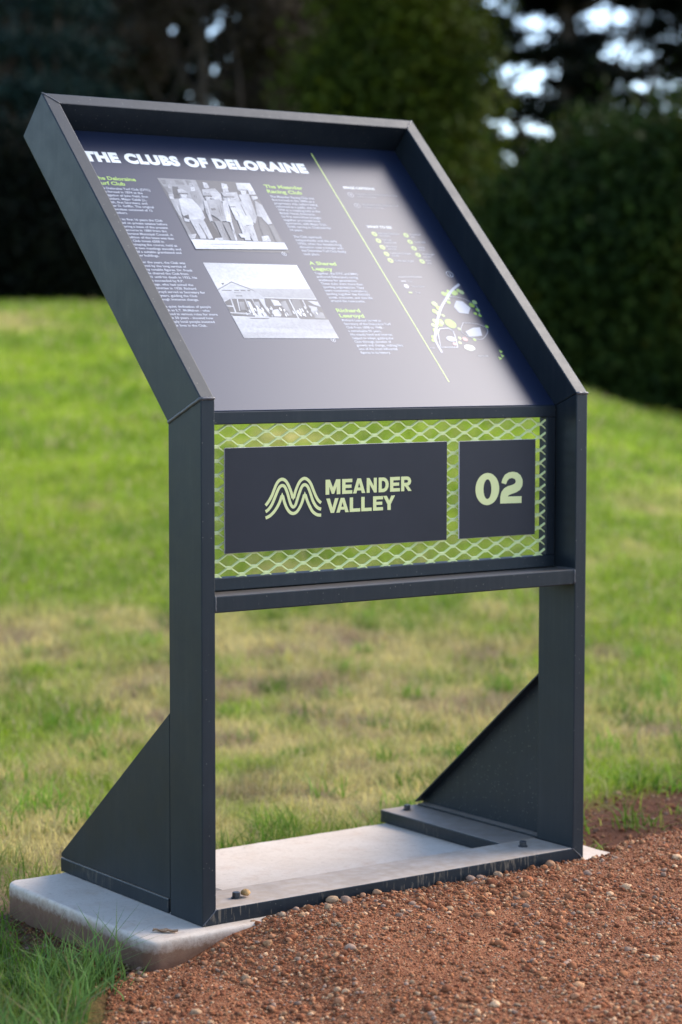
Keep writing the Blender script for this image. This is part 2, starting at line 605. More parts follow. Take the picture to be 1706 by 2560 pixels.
def blades(x, y, z, length, width, lean, colr, spread=0.0):
    n = len(x)
    az = rng.uniform(0, 2 * math.pi, n)
    d = np.stack([np.cos(az), np.sin(az), np.zeros(n)], 1)
    wd = np.stack([-np.sin(az), np.cos(az), np.zeros(n)], 1)
    tw = rng.uniform(-1.2, 1.2, n)
    wd = wd * np.cos(tw)[:, None] + d * np.sin(tw)[:, None]
    B = np.stack([x, y, z], 1)
    up = np.array([0, 0, 1.0])
    ln = (lean * rng.uniform(0.3, 1.6, n))[:, None]
    L = length[:, None]
    h = np.sqrt(np.maximum(1 - (ln * 0.8) ** 2, 0.12))
    M = B + L * 0.5 * (up * h + d * ln * 0.45)
    T = B + L * (up * h * 0.92 + d * ln * 1.1)
    w = width[:, None] * wd * 0.5
    V = np.stack([B - w, B + w, M + w * 0.75, M - w * 0.75, T], 1).reshape(-1, 3)
    i = np.arange(n)[:, None] * 5
    F = np.concatenate([i + np.array([0, 1, 2]), i + np.array([0, 2, 3]), i + np.array([3, 2, 4])], 0)
    c = np.repeat(colr, 5, 0).reshape(n, 5, 3)
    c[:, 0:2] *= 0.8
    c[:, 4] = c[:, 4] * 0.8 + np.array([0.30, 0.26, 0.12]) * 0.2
    return V, F, c.reshape(-1, 3)


def scatter(s0, s1, dens, marg=1.28):
    r1 = s1 * 853 / FPX * marg + 0.35
    n = int((s1 - s0) * 2 * r1 * dens)
    s = rng.uniform(s0, s1, n)
    r = rng.uniform(-r1, r1, n)
    keep = np.abs(r) < s * 853 / FPX * marg + 0.35
    s, r = s[keep], r[keep]
    return to_xy(s, r)


def off_slab(x, y, m=0.0):
    return ~((x > SX0 - m) & (x < SX1 + m) & (y > SY0 - m) & (y < SY1 + m))


VV, FF, CC, base = [], [], [], 0


def add(V, F, c):
    global base
    VV.append(V)
    FF.append(F + base)
    CC.append(c)
    base += len(V)


for s0, s1, dens, wid, Lm in ((3.2, 5.2, 5200, 0.0028, 0.045), (5.2, 7.0, 6500, 0.0030, 0.048), (7.0, 9.5, 3600, 0.0042, 0.055),
                              (9.5, 13, 1700, 0.0065, 0.06), (13, 18, 850, 0.010, 0.065), (18, 24.5, 420, 0.016, 0.07)):
    x, y = scatter(s0, s1, dens)
    clump = fbm(x * 9, y * 9, 61, 2)
    big = fbm(x * 2.2, y * 2.2, 63, 2)
    keep = off_slab(x, y, 0.005) & (rng.random(len(x)) > soil_amount(x, y) * 0.985) & (gravel_d(x, y) < -0.03) & (rng.random(len(x)) < 0.35 + 1.1 * clump)
    x, y, clump, big = x[keep], y[keep], clump[keep], big[keep]
    n = len(x)
    ds = np.hypot(np.maximum(np.maximum(SX0 - x, x - SX1), 0), np.maximum(np.maximum(SY0 - y, y - SY1), 0))
    edge = np.exp(-(ds / np.where(x < 0.1, 0.55, 0.28)) ** 2) * (0.6 + 0.7 * big)
    L = Lm * rng.uniform(0.45, 1.35, n) * (0.65 + 0.9 * clump) * (0.8 + 0.5 * big) * (1 + 0.75 * edge)
    c = grass_color(x, y)
    lush = np.clip(edge * 1.1 + sstep((clump - 0.62) / 0.15) * 0.6, 0, 1)[:, None]
    c = c * (1 - lush) + np.array([0.105, 0.200, 0.016]) * lush
    dry = (rng.random(n) < 0.20 * np.clip(1 - 1.2 * edge, 0, 1))[:, None]
    c = np.where(dry, np.array([0.46, 0.38, 0.18]), c) * rng.uniform(0.7, 1.3, n)[:, None]
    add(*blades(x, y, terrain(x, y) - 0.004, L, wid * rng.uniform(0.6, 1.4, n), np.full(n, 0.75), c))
for i in range(150):
    s_, r_ = rng.uniform(5.0, 9.5), rng.uniform(-1.6, 1.6)
    cx, cy = to_xy(s_, r_)
    k = int(rng.integers(25, 70))
    x, y = cx + rng.normal(0, 0.035, k), cy + rng.normal(0, 0.035, k)
    q = off_slab(x, y, 0.005) & (gravel_d(x, y) < -0.04)
    x, y, k = x[q], y[q], int(q.sum())
    if k:
        c = np.array([0.13, 0.25, 0.02]) * rng.uniform(0.6, 1.5) * rng.uniform(0.75, 1.25, k)[:, None]
        add(*blades(x, y, terrain(x, y) - 0.004, rng.uniform(0.05, 0.11) * rng.uniform(0.5, 1.2, k), 0.0045 * rng.uniform(0.6, 1.3, k), np.full(k, 0.85), c))
o = np_mesh('lawn_grass', np.concatenate(VV), np.concatenate(FF), grass_m, colors=np.concatenate(CC))
tag(o, 'rough mown lawn grass, fresh green mixed with dry straw', None, None, 'stuff')

# long tufts in the near left corner
VV, FF, CC, base = [], [], [], 0
n = 15000
x = rng.uniform(-0.95, -0.10, n)
y = rng.uniform(-0.75, 0.42, n)
cl = fbm(x * 8, y * 8, 81, 2)
gd = gravel_d(x, y)
keep = (gd < -0.015) & off_slab(x, y, 0.02) & ~((x > -0.27) & (y > 0.02) & (rng.random(n) < 0.85)) & (rng.random(n) > soil_amount(x, y) * 0.97 * (gd < -0.08)) & (rng.random(n) < 0.2 + 1.5 * (cl - 0.25))
x, y, cl = x[keep], y[keep], cl[keep]
n = len(x)
L = (0.06 + 0.10 * rng.random(n) ** 1.5) * (0.55 + 0.9 * cl) * np.where((y > -0.06) & (x > -0.5), 0.5, 1.0)
c = np.array([0.100, 0.185, 0.040]) * rng.uniform(0.6, 1.5, n)[:, None]
c = np.where((rng.random(n) < 0.12)[:, None], np.array([0.20, 0.17, 0.08]), c)
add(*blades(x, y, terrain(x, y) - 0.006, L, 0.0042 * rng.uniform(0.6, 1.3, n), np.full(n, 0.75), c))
tuft = [(-0.245, -0.035, 34, 0.17), (-0.30, 0.03, 22, 0.13), (-0.36, -0.06, 26, 0.15), (-0.43, -0.14, 26, 0.13), (-0.30, -0.13, 22, 0.12), (-0.50, 0.05, 18, 0.12), (-0.20, -0.075, 14, 0.10)]
for tx, ty, k, tl in tuft:
    x = tx + rng.normal(0, 0.022, k)
    y = ty + rng.normal(0, 0.022, k)
    c = np.array([0.105, 0.195, 0.048]) * rng.uniform(0.7, 1.4, k)[:, None]
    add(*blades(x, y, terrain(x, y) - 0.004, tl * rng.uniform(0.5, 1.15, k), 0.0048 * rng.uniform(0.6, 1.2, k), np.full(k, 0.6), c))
o = np_mesh('tufted_grass', np.concatenate(VV), np.concatenate(FF), grass_m, colors=np.concatenate(CC))
tag(o, 'long dark green grass tufts in front of the slab corner', None, None, 'stuff')

# ---------------------------------------------------------------- gravel stones
t = (1 + 5 ** 0.5) / 2
ICO_V = np.array([(-1, t, 0), (1, t, 0), (-1, -t, 0), (1, -t, 0), (0, -1, t), (0, 1, t), (0, -1, -t), (0, 1, -t), (t, 0, -1), (t, 0, 1), (-t, 0, -1), (-t, 0, 1)]) / math.hypot(1, t)
ICO_F = np.array([(0, 11, 5), (0, 5, 1), (0, 1, 7), (0, 7, 10), (0, 10, 11), (1, 5, 9), (5, 11, 4), (11, 10, 2), (10, 7, 6), (7, 1, 8), (3, 9, 4), (3, 4, 2), (3, 2, 6), (3, 6, 8), (3, 8, 9), (4, 9, 5), (2, 4, 11), (6, 2, 10), (8, 6, 7), (9, 8, 1)])
STONE = np.array([(0.21, 0.072, 0.030), (0.26, 0.105, 0.045), (0.31, 0.145, 0.068), (0.16, 0.055, 0.025), (0.37, 0.195, 0.095), (0.27, 0.17, 0.115), (0.42, 0.26, 0.145), (0.24, 0.095, 0.042), (0.27, 0.11, 0.05), (0.20, 0.075, 0.035), (0.23, 0.085, 0.04), (0.30, 0.14, 0.07)])


def subdivide(V, F):
    V = [tuple(v) for v in V]
    cache, out = {}, []

    def mid(a, b):
        k = (min(a, b), max(a, b))
        if k not in cache:
            v = (np.array(V[a]) + np.array(V[b]))
            V.append(tuple(v / np.linalg.norm(v)))
            cache[k] = len(V) - 1
        return cache[k]
    for a, b, c in F:
        x, y, z = mid(a, b), mid(b, c), mid(c, a)
        out += [(a, x, z), (b, y, x), (c, z, y), (x, y, z)]
    return np.array(V), np.array(out)


ICO2 = subdivide(ICO_V, ICO_F)


def stones(P, rad, fine=False):
    V0, F0 = ICO2 if fine else (ICO_V, ICO_F)
    n, k = len(P), len(V0)
    q = rng.normal(size=(n, 4))
    q /= np.linalg.norm(q, axis=1)[:, None]
    w, a, b, c = q.T
    R = np.stack([1 - 2 * (b * b + c * c), 2 * (a * b - w * c), 2 * (a * c + w * b), 2 * (a * b + w * c), 1 - 2 * (a * a + c * c), 2 * (b * c - w * a), 2 * (a * c - w * b), 2 * (b * c + w * a), 1 - 2 * (a * a + b * b)], 1).reshape(n, 3, 3)
    sc = rng.uniform(0.6, 1.25, (n, 3))
    V = V0[None] * (1 + rng.normal(0, 0.10 if fine else 0.17, (n, k, 1))) * sc[:, None, :]
    V = np.einsum('nij,nkj->nki', R, V)
    V[:, :, 2] *= 0.75
    V = V * rad[:, None, None] + P[:, None, :]
    F = (np.arange(n)[:, None, None] * k + F0[None]).reshape(-1, 3)
    col = STONE[rng.integers(0, len(STONE), n)] * rng.uniform(0.8, 1.45, (n, 1))
    return V.reshape(-1, 3), F, np.repeat(col, k, 0)


stone_m = mat('stone', rough=0.9, spec=0.1, attr='tint')
sn = noise(stone_m, 180, 4)
bump(stone_m, sn.outputs[0], 0.5, 0.003)
at = [n for n in stone_m.node_tree.nodes if n.type == 'ATTRIBUTE'][0]
vr = ramp(stone_m, sn.outputs[0], [(0.3, (0.7, 0.7, 0.7)), (0.7, (1.25, 1.25, 1.25))])
lk(stone_m, mixc(stone_m, 1.0, at.outputs['Color'], vr.outputs[0], 'MULTIPLY'), bsdf(stone_m).inputs['Base Color'])


def gravel_pts(n, dmin):
    s = rng.uniform(3.15, 5.6, n)
    r = rng.uniform(-0.95, 1.15, n)
    x, y = to_xy(s, r)
    keep = (gravel_d(x, y) > dmin) & (y < np.where((x > SX0) & (x < SX1), -0.002, 0.2)) & ~((x < 0.10) & (x > SX0) & (y > -0.05))
    return x[keep], y[keep]


VV, FF, CC, base = [], [], [], 0
for n, lo, hi, fine, dm in ((66000, 0.0018, 0.0042, False, 0.0), (31000, 0.0034, 0.0075, False, -0.02), (2000, 0.0058, 0.0115, True, -0.02), (70, 0.009, 0.0145, True, 0.0)):
    x, y = gravel_pts(n, dm)
    pk = rng.random(len(x)) < (1.0 if lo < 0.0025 else 0.25 + 1.3 * sstep((fbm(x * 7, y * 7, 91, 2) - 0.3) / 0.4))
    x, y = x[pk], y[pk]
    rad = lo + (hi - lo) * rng.random(len(x)) ** 2
    z = gravel_z(x, y) + rad * rng.uniform(-0.25, 0.4, len(x))
    add(*stones(np.stack([x, y, z], 1), rad, fine))
# crumbs of earth and stone where the gravel thins out on the right
x = rng.uniform(1.13, 2.4, 2600)
y = rng.uniform(0.02, 0.8, 2600)
k = rng.random(2600) < soil_amount(x, y)
x, y = x[k], y[k]
rad = 0.0025 + 0.006 * rng.random(len(x)) ** 3
V, F, c = stones(np.stack([x, y, terrain(x, y) + rad * 0.2], 1), rad)
add(V, F, c * 0.6)
x = rng.uniform(-0.34, SX0, 1200)
y = rng.uniform(-0.15, 0.6, 1200)
k = rng.random(1200) < soil_amount(x, y)
x, y = x[k], y[k]
rad = 0.002 + 0.005 * rng.random(len(x)) ** 3
V, F, c = stones(np.stack([x, y, terrain(x, y) + rad * 0.2], 1), rad)
add(V, F, c * 0.6)
o = np_mesh('gravel_stones', np.concatenate(VV), np.concatenate(FF), stone_m, colors=np.concatenate(CC))
tag(o, 'loose reddish brown gravel with paler pebbles', None, None, 'stuff')

# ---------------------------------------------------------------- concrete slab
conc_m = mat('concrete', rough=0.85, spec=0.25)
tc = nd(conc_m, 'ShaderNodeTexCoord')
n1 = noise(conc_m, 5, 6, 0.65)
n2 = noise(conc_m, 70, 5, 0.7)
c1 = ramp(conc_m, n1.outputs[0], [(0.3, (0.52, 0.425, 0.33)), (0.55, (0.58, 0.49, 0.395)), (0.8, (0.62, 0.54, 0.45))])
c2 = ramp(conc_m, n2.outputs[0], [(0.28, (0.84, 0.81, 0.78)), (0.45, (1, 1, 1)), (0.8, (1.03, 1.02, 1.02))])
n3 = noise(conc_m, 13, 5, 0.7)
n4 = noise(conc_m, 260, 4, 0.7)
dust = ramp(conc_m, n3.outputs[0], [(0.52, (0, 0, 0)), (0.70, (0.32, 0.32, 0.32))])
pit = ramp(conc_m, n4.outputs[0], [(0.26, (0.55, 0.53, 0.5)), (0.36, (1, 1, 1)), (0.7, (1.05, 1.05, 1.05))])
base_c = mixc(conc_m, 0.6, c1.outputs[0], mixc(conc_m, 1.0, c1.outputs[0], c2.outputs[0], 'MULTIPLY'))
base_c = mixc(conc_m, dust.outputs[0], base_c, (0.44, 0.27, 0.155))
base_c = mixc(conc_m, 1.0, base_c, pit.outputs[0], 'MULTIPLY')
sp = nd(conc_m, 'ShaderNodeSeparateXYZ')
lk(conc_m, tc.outputs['Object'], sp.inputs[0])
ad = nd(conc_m, 'ShaderNodeMath', operation='MULTIPLY_ADD')
lk(conc_m, n2.outputs[0], ad.inputs[0])
ad.inputs[1].default_value = 0.028
zup = nd(conc_m, 'ShaderNodeMath', operation='ADD')
zup.inputs[1].default_value = 0.014
lk(conc_m, sp.outputs[2], zup.inputs[0])
lk(conc_m, zup.outputs[0], ad.inputs[2])
st = ramp(conc_m, ad.outputs[0], [(0.0, (0.95, 0.95, 0.95)), (0.010, (0.55, 0.55, 0.55)), (0.026, (0, 0, 0))])
# soil washed onto the sides, and a rusty bloom here and there on the top
lk(conc_m, mixc(conc_m, st.outputs[0], base_c, mixc(conc_m, n2.outputs[0], (0.10, 0.038, 0.018), (0.24, 0.13, 0.07))), bsdf(conc_m).inputs['Base Color'])
bump(conc_m, n2.outputs[0], 0.35, 0.003)
slab = tag(empty('concrete_slab', (0.49, 0.275, 0)), 'pale weathered concrete slab with rounded edges bolted under the sign', 'slab')
bm = bmesh.new()
nx, ny = 64, 34
top = {}
ZB = -0.11
rad = 0.0085


def slab_pt(u, v):
    return SX0 + (SX1 - SX0) * u, SY0 + (SY1 - SY0) * v


prof = [(0, ZB), (0, -rad * 1.3)] + [(rad * (1 - math.cos(a)), -rad + rad * math.sin(a)) for a in np.linspace(0.0, math.pi / 2, 6)][1:]
rings = []
for ins, z in prof:
    ring = []
    cr = 0.03
    for (cx, cy, a0) in ((SX1 - cr, SY1 - cr, 0), (SX0 + cr, SY1 - cr, 90), (SX0 + cr, SY0 + cr, 180), (SX1 - cr, SY0 + cr, 270)):
        for k in range(6):
            a = math.radians(a0 + 90 * k / 5)
            ring.append((cx + (cr - ins) * math.cos(a), cy + (cr - ins) * math.sin(a)))
    # refine the straight runs so the arris can wander a little
    fine = []
    for i, p in enumerate(ring):
        q = ring[(i + 1) % len(ring)]
        L = math.hypot(q[0] - p[0], q[1] - p[1])
        m = max(1, int(L / 0.03))
        for j in range(m):
            fine.append((p[0] + (q[0] - p[0]) * j / m, p[1] + (q[1] - p[1]) * j / m))
    rings.append([bm.verts.new((x, y, z - 0.003 + 0.006 * float(fbm(np.array([x * 25]), np.array([y * 25 + z * 40]), 5)[0]) - (0.0 if z > -0.001 else 0))) for x, y in fine])
for a, b in zip(rings[:-1], rings[1:]):
    for i in range(len(a)):
        j = (i + 1) % len(a)
        bm.faces.new((a[i], a[j], b[j], b[i]))
bm.faces.new(rings[-1])
for v in rings[-1]:
    v.co.z = 0.0
me = bpy.data.meshes.new('slab_body')
bmesh.ops.recalc_face_normals(bm, faces=bm.faces)
bm.to_mesh(me)
bm.free()
o = link_mesh('slab_body', me, conc_m, slab)
for p in me.polygons:
    p.use_smooth = len(p.vertices) < 10

# ---------------------------------------------------------------- the sign
W, T, D, Z1, TH, L = 1.0212, 0.0327, 0.125, 1.0625, 0.7813, 0.9252
HB, LB, WB = 0.0319, 0.5941, 0.1344
K = 0.0713
SV = Vector((0, math.sin(TH), math.cos(TH)))
NV = Vector((0, math.cos(TH), -math.sin(TH)))
G = 0.0004


def PN(x, l, k):
    return Vector((x, 0, Z1)) + SV * l + NV * k


def steel(name, dust=0.0, splash=0.30):
    m = mat(name, (0.034, 0.038, 0.044), 0.42, 0.36)
    b = bsdf(m)
    b.inputs['Specular Tint'].default_value = (0.84, 0.93, 1.0, 1)
    fine = noise(m, 900, 2, 0.5)
    bump(m, fine.outputs[0], 0.10, 0.0006)
    big = noise(m, 7, 4, 0.6)
    c = ramp(m, big.outputs[0], [(0.3, (0.008, 0.0115, 0.0155)), (0.7, (0.012, 0.0165, 0.0215))]).outputs[0]
    sc = nd(m, 'ShaderNodeTexVoronoi')
    sc.inputs['Scale'].default_value = 150
    tcx = nd(m, 'ShaderNodeTexCoord')
    lk(m, tcx.outputs['Object'], sc.inputs['Vector'])
    sps = nd(m, 'ShaderNodeSeparateColor')
    lk(m, sc.outputs['Color'], sps.inputs[0])
    near = ramp(m, sc.outputs['Distance'], [(0.0, (1, 1, 1)), (0.14, (1, 1, 1)), (0.2, (0, 0, 0))])
    pick = ramp(m, sps.outputs[0], [(0.90, (0, 0, 0)), (0.92, (1, 1, 1))])
    mul = nd(m, 'ShaderNodeMath', operation='MULTIPLY')
    lk(m, near.outputs[0], mul.inputs[0])
    lk(m, pick.outputs[0], mul.inputs[1])
    c = mixc(m, mul.outputs[0], c, (0.13, 0.12, 0.105))
    # faint rain streaks and rubbed patches in the paint
    mq = nd(m, 'ShaderNodeMapping')
    mq.inputs['Scale'].default_value = (1, 1, 0.06)
    lk(m, tcx.outputs['Object'], mq.inputs[0])
    rs = noise(m, 85, 4, 0.65, vec=mq.outputs[0])
    rf = ramp(m, rs.outputs[0], [(0.48, (0, 0, 0)), (0.72, (0.16, 0.16, 0.16))])
    c = mixc(m, rf.outputs[0], c, (0.048, 0.049, 0.050))
    rr = nd(m, 'ShaderNodeMapRange')
    rr.inputs['To Min'].default_value = 0.34
    rr.inputs['To Max'].default_value = 0.56
    lk(m, noise(m, 24, 5, 0.7).outputs[0], rr.inputs['Value'])
    lk(m, rr.outputs[0], b.inputs['Roughness'])
    if dust:
        geo = nd(m, 'ShaderNodeNewGeometry')
        sz = nd(m, 'ShaderNodeSeparateXYZ')
        lk(m, geo.outputs['True Normal'], sz.inputs[0])
        up = ramp(m, sz.outputs[2], [(0.55, (0, 0, 0)), (0.9, (1, 1, 1))])
        dn = noise(m, 11, 6, 0.65)
        dr = ramp(m, dn.outputs[0], [(0.30, (dust * .8,) * 3), (0.62, (dust,) * 3)])
        f = nd(m, 'ShaderNodeMath', operation='MULTIPLY')
        lk(m, up.outputs[0], f.inputs[0])
        lk(m, dr.outputs[0], f.inputs[1])
        dc = ramp(m, noise(m, 40, 5).outputs[0], [(0.3, (0.42, 0.32, 0.23)), (0.7, (0.50, 0.41, 0.33))])
        c = mixc(m, f.outputs[0], c, dc.outputs[0])
        # splashes of soil on the upright faces near the ground
        mp = nd(m, 'ShaderNodeMapping')
        mp.inputs['Scale'].default_value = (1, 1, 0.12)
        lk(m, tcx.outputs['Object'], mp.inputs[0])
        sn = noise(m, 190, 3, 0.6, vec=mp.outputs[0])
        big2 = noise(m, 5, 2)
        sadd = nd(m, 'ShaderNodeMath', operation='MULTIPLY_ADD')
        lk(m, big2.outputs[0], sadd.inputs[0])
        sadd.inputs[1].default_value = 0.5
        lk(m, sn.outputs[0], sadd.inputs[2])
        sr = ramp(m, sadd.outputs[0], [(0.86, (0, 0, 0)), (0.93, (splash,) * 3)])
        dnf = nd(m, 'ShaderNodeMath', operation='SUBTRACT')
        dnf.inputs[0].default_value = 1
        lk(m, up.outputs[0], dnf.inputs[1])
        f2 = nd(m, 'ShaderNodeMath', operation='MULTIPLY')
        lk(m, sr.outputs[0], f2.inputs[0])
        lk(m, dnf.outputs[0], f2.inputs[1])
        c = mixc(m, f2.outputs[0], c, (0.36, 0.28, 0.19))
        ro = nd(m, 'ShaderNodeMath', operation='MULTIPLY_ADD')
        lk(m, f.outputs[0], ro.inputs[0])
        ro.inputs[1].default_value = 0.45
        ro.inputs[2].default_value = 0.40
        lk(m, ro.outputs[0], b.inputs['Roughness'])
    lk(m, c, b.inputs['Base Color'])
    return m


steel_m = steel('dark_painted_steel')
rail_m = steel('dusty_base_rail', 0.97)
tube_m = steel('dusty_base_tube', 0.62, 0.15)
cross_m = steel('dusty_cross_rail', 0.22, 0.0)
weld_m = mat('painted_weld', (0.075, 0.072, 0.075), 0.38, 0.5)
bump(weld_m, noise(weld_m, 300, 3).outputs[0], 0.5, 0.001)

SIGN = tag(empty('information_sign', (W / 2, D / 2, 0)), 'dark grey steel lectern sign with sloping information panel and lime green mesh below it', 'sign')


def mirror(v, right):
    return [((W - p[0]) if right else p[0], p[1], p[2]) for p in v]


mt = D * math.tan(TH / 2)
for right in (False, True):
    # upright post, mitred to the base rail below and to the sloping rail above
    v = [(0, 0, G), (T, 0, HB + G), (T, D, HB + G), (0, D, G),
         (0, 0, Z1 - G), (T, 0, Z1 - G), (T, D, Z1 - mt - G), (0, D, Z1 - mt - G)]
    hexa('post', mirror(v, right), steel_m, SIGN, 0.0022)
    # sloping side rail
    lb = mt
    v = [PN(0, G, 0), PN(T, G, 0), PN(T, lb + G, D), PN(0, lb + G, D), PN(0, L, 0), PN(T, L - T - G, 0), PN(T, L - T - G, D), PN(0, L, D)]
    hexa('side_rail', mirror(v, right), steel_m, SIGN, 0.0022)
# top rail of the sloping frame
v = [PN(G, L, 0), PN(W - G, L, 0), PN(W - G, L, D), PN(G, L, D), PN(T + G, L - T, 0), PN(W - T - G, L - T, 0), PN(W - T - G, L - T, D), PN(T + G, L - T, D)]
hexa('top_rail', v, steel_m, SIGN, 0.0022)
# flat rail across the foot
v = [(G, 0, 0.0006), (W - G, 0, 0.0006), (W - G, D + 0.008, 0.0006), (G, D + 0.008, 0.0006), (T + G, 0, HB), (W - T - G, 0, HB), (W - T - G, D + 0.008, HB), (T + G, D + 0.008, HB)]
hexa('base_rail', v, rail_m, SIGN, 0.0022)
# rail across the middle
box('cross_rail', T + G, W - T - G, 0.0012, D - 0.002, 0.633, 0.667, cross_m, SIGN, 0.0022)
for right in (False, True):
    x0, x1 = (0.0, WB) if not right else (W - WB, W)
    box('base_tube', x0, x1, D + 0.0085, LB, 0.0006, HB - 0.0004, tube_m, SIGN, 0.0022)
    # folded triangular gusset: outer plate with flanges turned in
    g0, g1 = HB + 0.0014, 0.4174
    ya, yb = D + 0.0016, LB - 0.002
    root = None
    v = [(0.0006, ya, g0), (0.0046, ya, g0), (0.0046, yb, g0), (0.0006, yb, g0), (0.0006, ya, g1), (0.0046, ya, g1), (0.0046, yb, g0 + 0.008), (0.0006, yb, g0 + 0.008)]
    gus = hexa('gusset', mirror(v, right), steel_m, SIGN, 0.0008, 1)
    hy, hz = (yb - ya), (g1 - g0 - 0.008)
    nl = math.hypot(hy, hz)
    ny_, nz_ = -hz / nl * 0.004, -hy / nl * 0.004
    v = [(0.0052, ya, g1), (T - 0.003, ya, g1), (T - 0.003, yb, g0 + 0.008), (0.0052, yb, g0 + 0.008)]
    v = v + [(a, b + ny_ if b > ya else b, c + (nz_ if b > ya else -0.004 * nl / hy)) for a, b, c in v]
    hexa('flange', mirror(v, right), steel_m, gus, 0.0006, 1)
    box('flange', *((0.0052, T - 0.003) if not right else (W - T + 0.003, W - 0.0052)), ya, yb - 0.012, HB + 0.0002, HB + 0.0052, tube_m, gus, 0.0006, 1)


def bead(name, a, b, r, parent, nrm=None):
    a, b = Vector(a), Vector(b)
    n = max(6, int((b - a).length / 0.0035))
    pts, rad = [], []
    for i in range(n + 1):
        t = i / n
        pts.append(a.lerp(b, t) + Vector((random.uniform(-1, 1), random.uniform(-1, 1), random.uniform(-1, 1))) * r * 0.14)
        rad.append(r * (0.82 + 0.3 * random.random()) * (0.55 if i in (0, n) else 1))
    return tubes(name, [(pts, rad)], weld_m, parent, 7)


for x, xi in ((0.0, T), (W, W - T)):
    e = 0.0006 if x == 0 else -0.0006
    bead('weld_bead', (x - e * 0.5, 0.0, Z1), (x - e * 0.5, D, Z1 - mt), 0.0036, SIGN)
    bead('weld_bead', (x, -0.0004, Z1), (xi, -0.0004, Z1), 0.0036, SIGN)
    bead('weld_bead', PN(x, L, -0.0002), PN(xi, L - T, -0.0002), 0.0016, SIGN)
    bead('weld_bead', (x, -0.0001, 0.002), (xi, -0.0001, HB), 0.0013, SIGN)
    # where the middle rail meets the post
    s = 1 if x == 0 else -1
    bead('weld_bead', (xi + s * 0.001, 0.001, 0.635), (xi + s * 0.001, 0.001, 0.667), 0.0022, SIGN)
    bead('weld_bead', (xi + s * 0.001, 0.002, 0.6675), (xi + s * 0.001, 0.062, 0.6675), 0.0020, SIGN)

# hexagonal anchor bolts through the foot
bolt_m = mat('dark_bolt', (0.03, 0.032, 0.036), 0.45, 0.5)
for bx, by in ((0.1168, 0.056), (0.9373, 0.551), (0.907, 0.078), (0.084, 0.551)):
    V, F = tube([(0, 0, 0), (0, 0, 0.0105)], [0.0088, 0.0086], 6)
    wv, wf = tube([(0, 0, 0), (0, 0, 0.002)], [0.0112, 0.0110], 18)
    F2 = [tuple(i + len(V) for i in f) for f in wf]
    V = [(p.x + bx, p.y + by, p.z + HB + 0.0023) for p in V] + [(p.x + bx, p.y + by, p.z + HB + 0.0001) for p in wv]
    o = build('anchor_bolt', V, F + F2, bolt_m, SIGN, 0.0006, 1)

# frame of the mesh infill
FX0, FX1, FZ0, FZ1, FB, FY = 0.036, 0.985, 0.669, 1.0335, 0.0262, 0.066
box('mesh_frame_bar', FX0, FX1, FY, FY + FB, FZ0, FZ0 + FB, steel_m, SIGN, 0.0018)
box('mesh_frame_bar', FX0, FX1, FY, FY + FB, FZ1 - FB, FZ1, steel_m, SIGN, 0.0018)
box('mesh_frame_bar', FX0, FX0 + FB, FY + 0.0003, FY + FB, FZ0 + FB + G, FZ1 - FB - G, steel_m, SIGN, 0.0018)
box('mesh_frame_bar', FX1 - FB, FX1, FY + 0.0003, FY + FB, FZ0 + FB + G, FZ1 - FB - G, steel_m, SIGN, 0.0018)

# expanded steel mesh: one slit and stretched sheet
mesh_m = mat('pale_green_mesh_paint', (0.66, 0.71, 0.31), 0.45, 0.4)
PX, PZ = 0.0614, 0.0146
V, F = [], []


def strand(x0, z0, x1, z1, y0, y1, w=0.0033, dth=0.0017):
    b = len(V)
    for (x, y, z) in ((x0, y0, z0), (x1, y1, z1)):
        V.extend([(x, y - dth, z + w / 2 - 0.0006), (x, y + dth, z + w / 2 + 0.0006), (x, y + dth, z - w / 2 + 0.0006), (x, y - dth, z - w / 2 - 0.0006)])
    F.extend([(b, b + 1, b + 5, b + 4), (b + 1, b + 2, b + 6, b + 5), (b + 2, b + 3, b + 7, b + 6), (b + 3, b, b + 4, b + 7), (b + 3, b + 2, b + 1, b), (b + 4, b + 5, b + 6, b + 7)])


ox, oz = 0.1112, 1.0063
my = FY + 0.006
fl = 0.0062
mx0, mx1, mz0, mz1 = FX0 + FB * 0.6, FX1 - FB + 0.002, FZ0 + FB * 0.6, FZ1 - FB * 0.6
for j in range(-2, 26):
    z = oz - j * PZ
    for i in range(-3, 18):
        x = ox + i * PX + (PX / 2 if j % 2 else 0)
        if mz0 < z < mz1:
            a, b = max(x - fl, mx0), min(x + fl, mx1)
            if b - a > 0.001:
                strand(a, z, b, z, my, my, 0.0060)
            zz = z - PZ
            if zz > mz0 - 0.004:
                for sg in (-1, 1):
                    xa, xb = x + sg * (fl - 0.0008), x + sg * (PX / 2 - fl + 0.0008)
                    lo, hi = min(xa, xb), max(xa, xb)
                    if hi < mx0 or lo > mx1:
                        continue
                    za, zb = z - 0.0010, zz + 0.0010
                    # clip to the frame opening
                    if xb > mx1:
                        t_ = (mx1 - xa) / (xb - xa)
                        xb, zb = mx1, za + (zb - za) * t_
                    if xb < mx0:
                        t_ = (mx0 - xa) / (xb - xa)
                        xb, zb = mx0, za + (zb - za) * t_
                    if xa > mx1 or xa < mx0:
                        lim = mx1 if xa > mx1 else mx0
                        t_ = (lim - xa) / (xb - xa)
                        xa, za = lim, za + (zb - za) * t_
                    strand(xa, za, xb, zb, my - 0.0008, my + 0.0008)
build('expanded_mesh', V, F, mesh_m, SIGN)

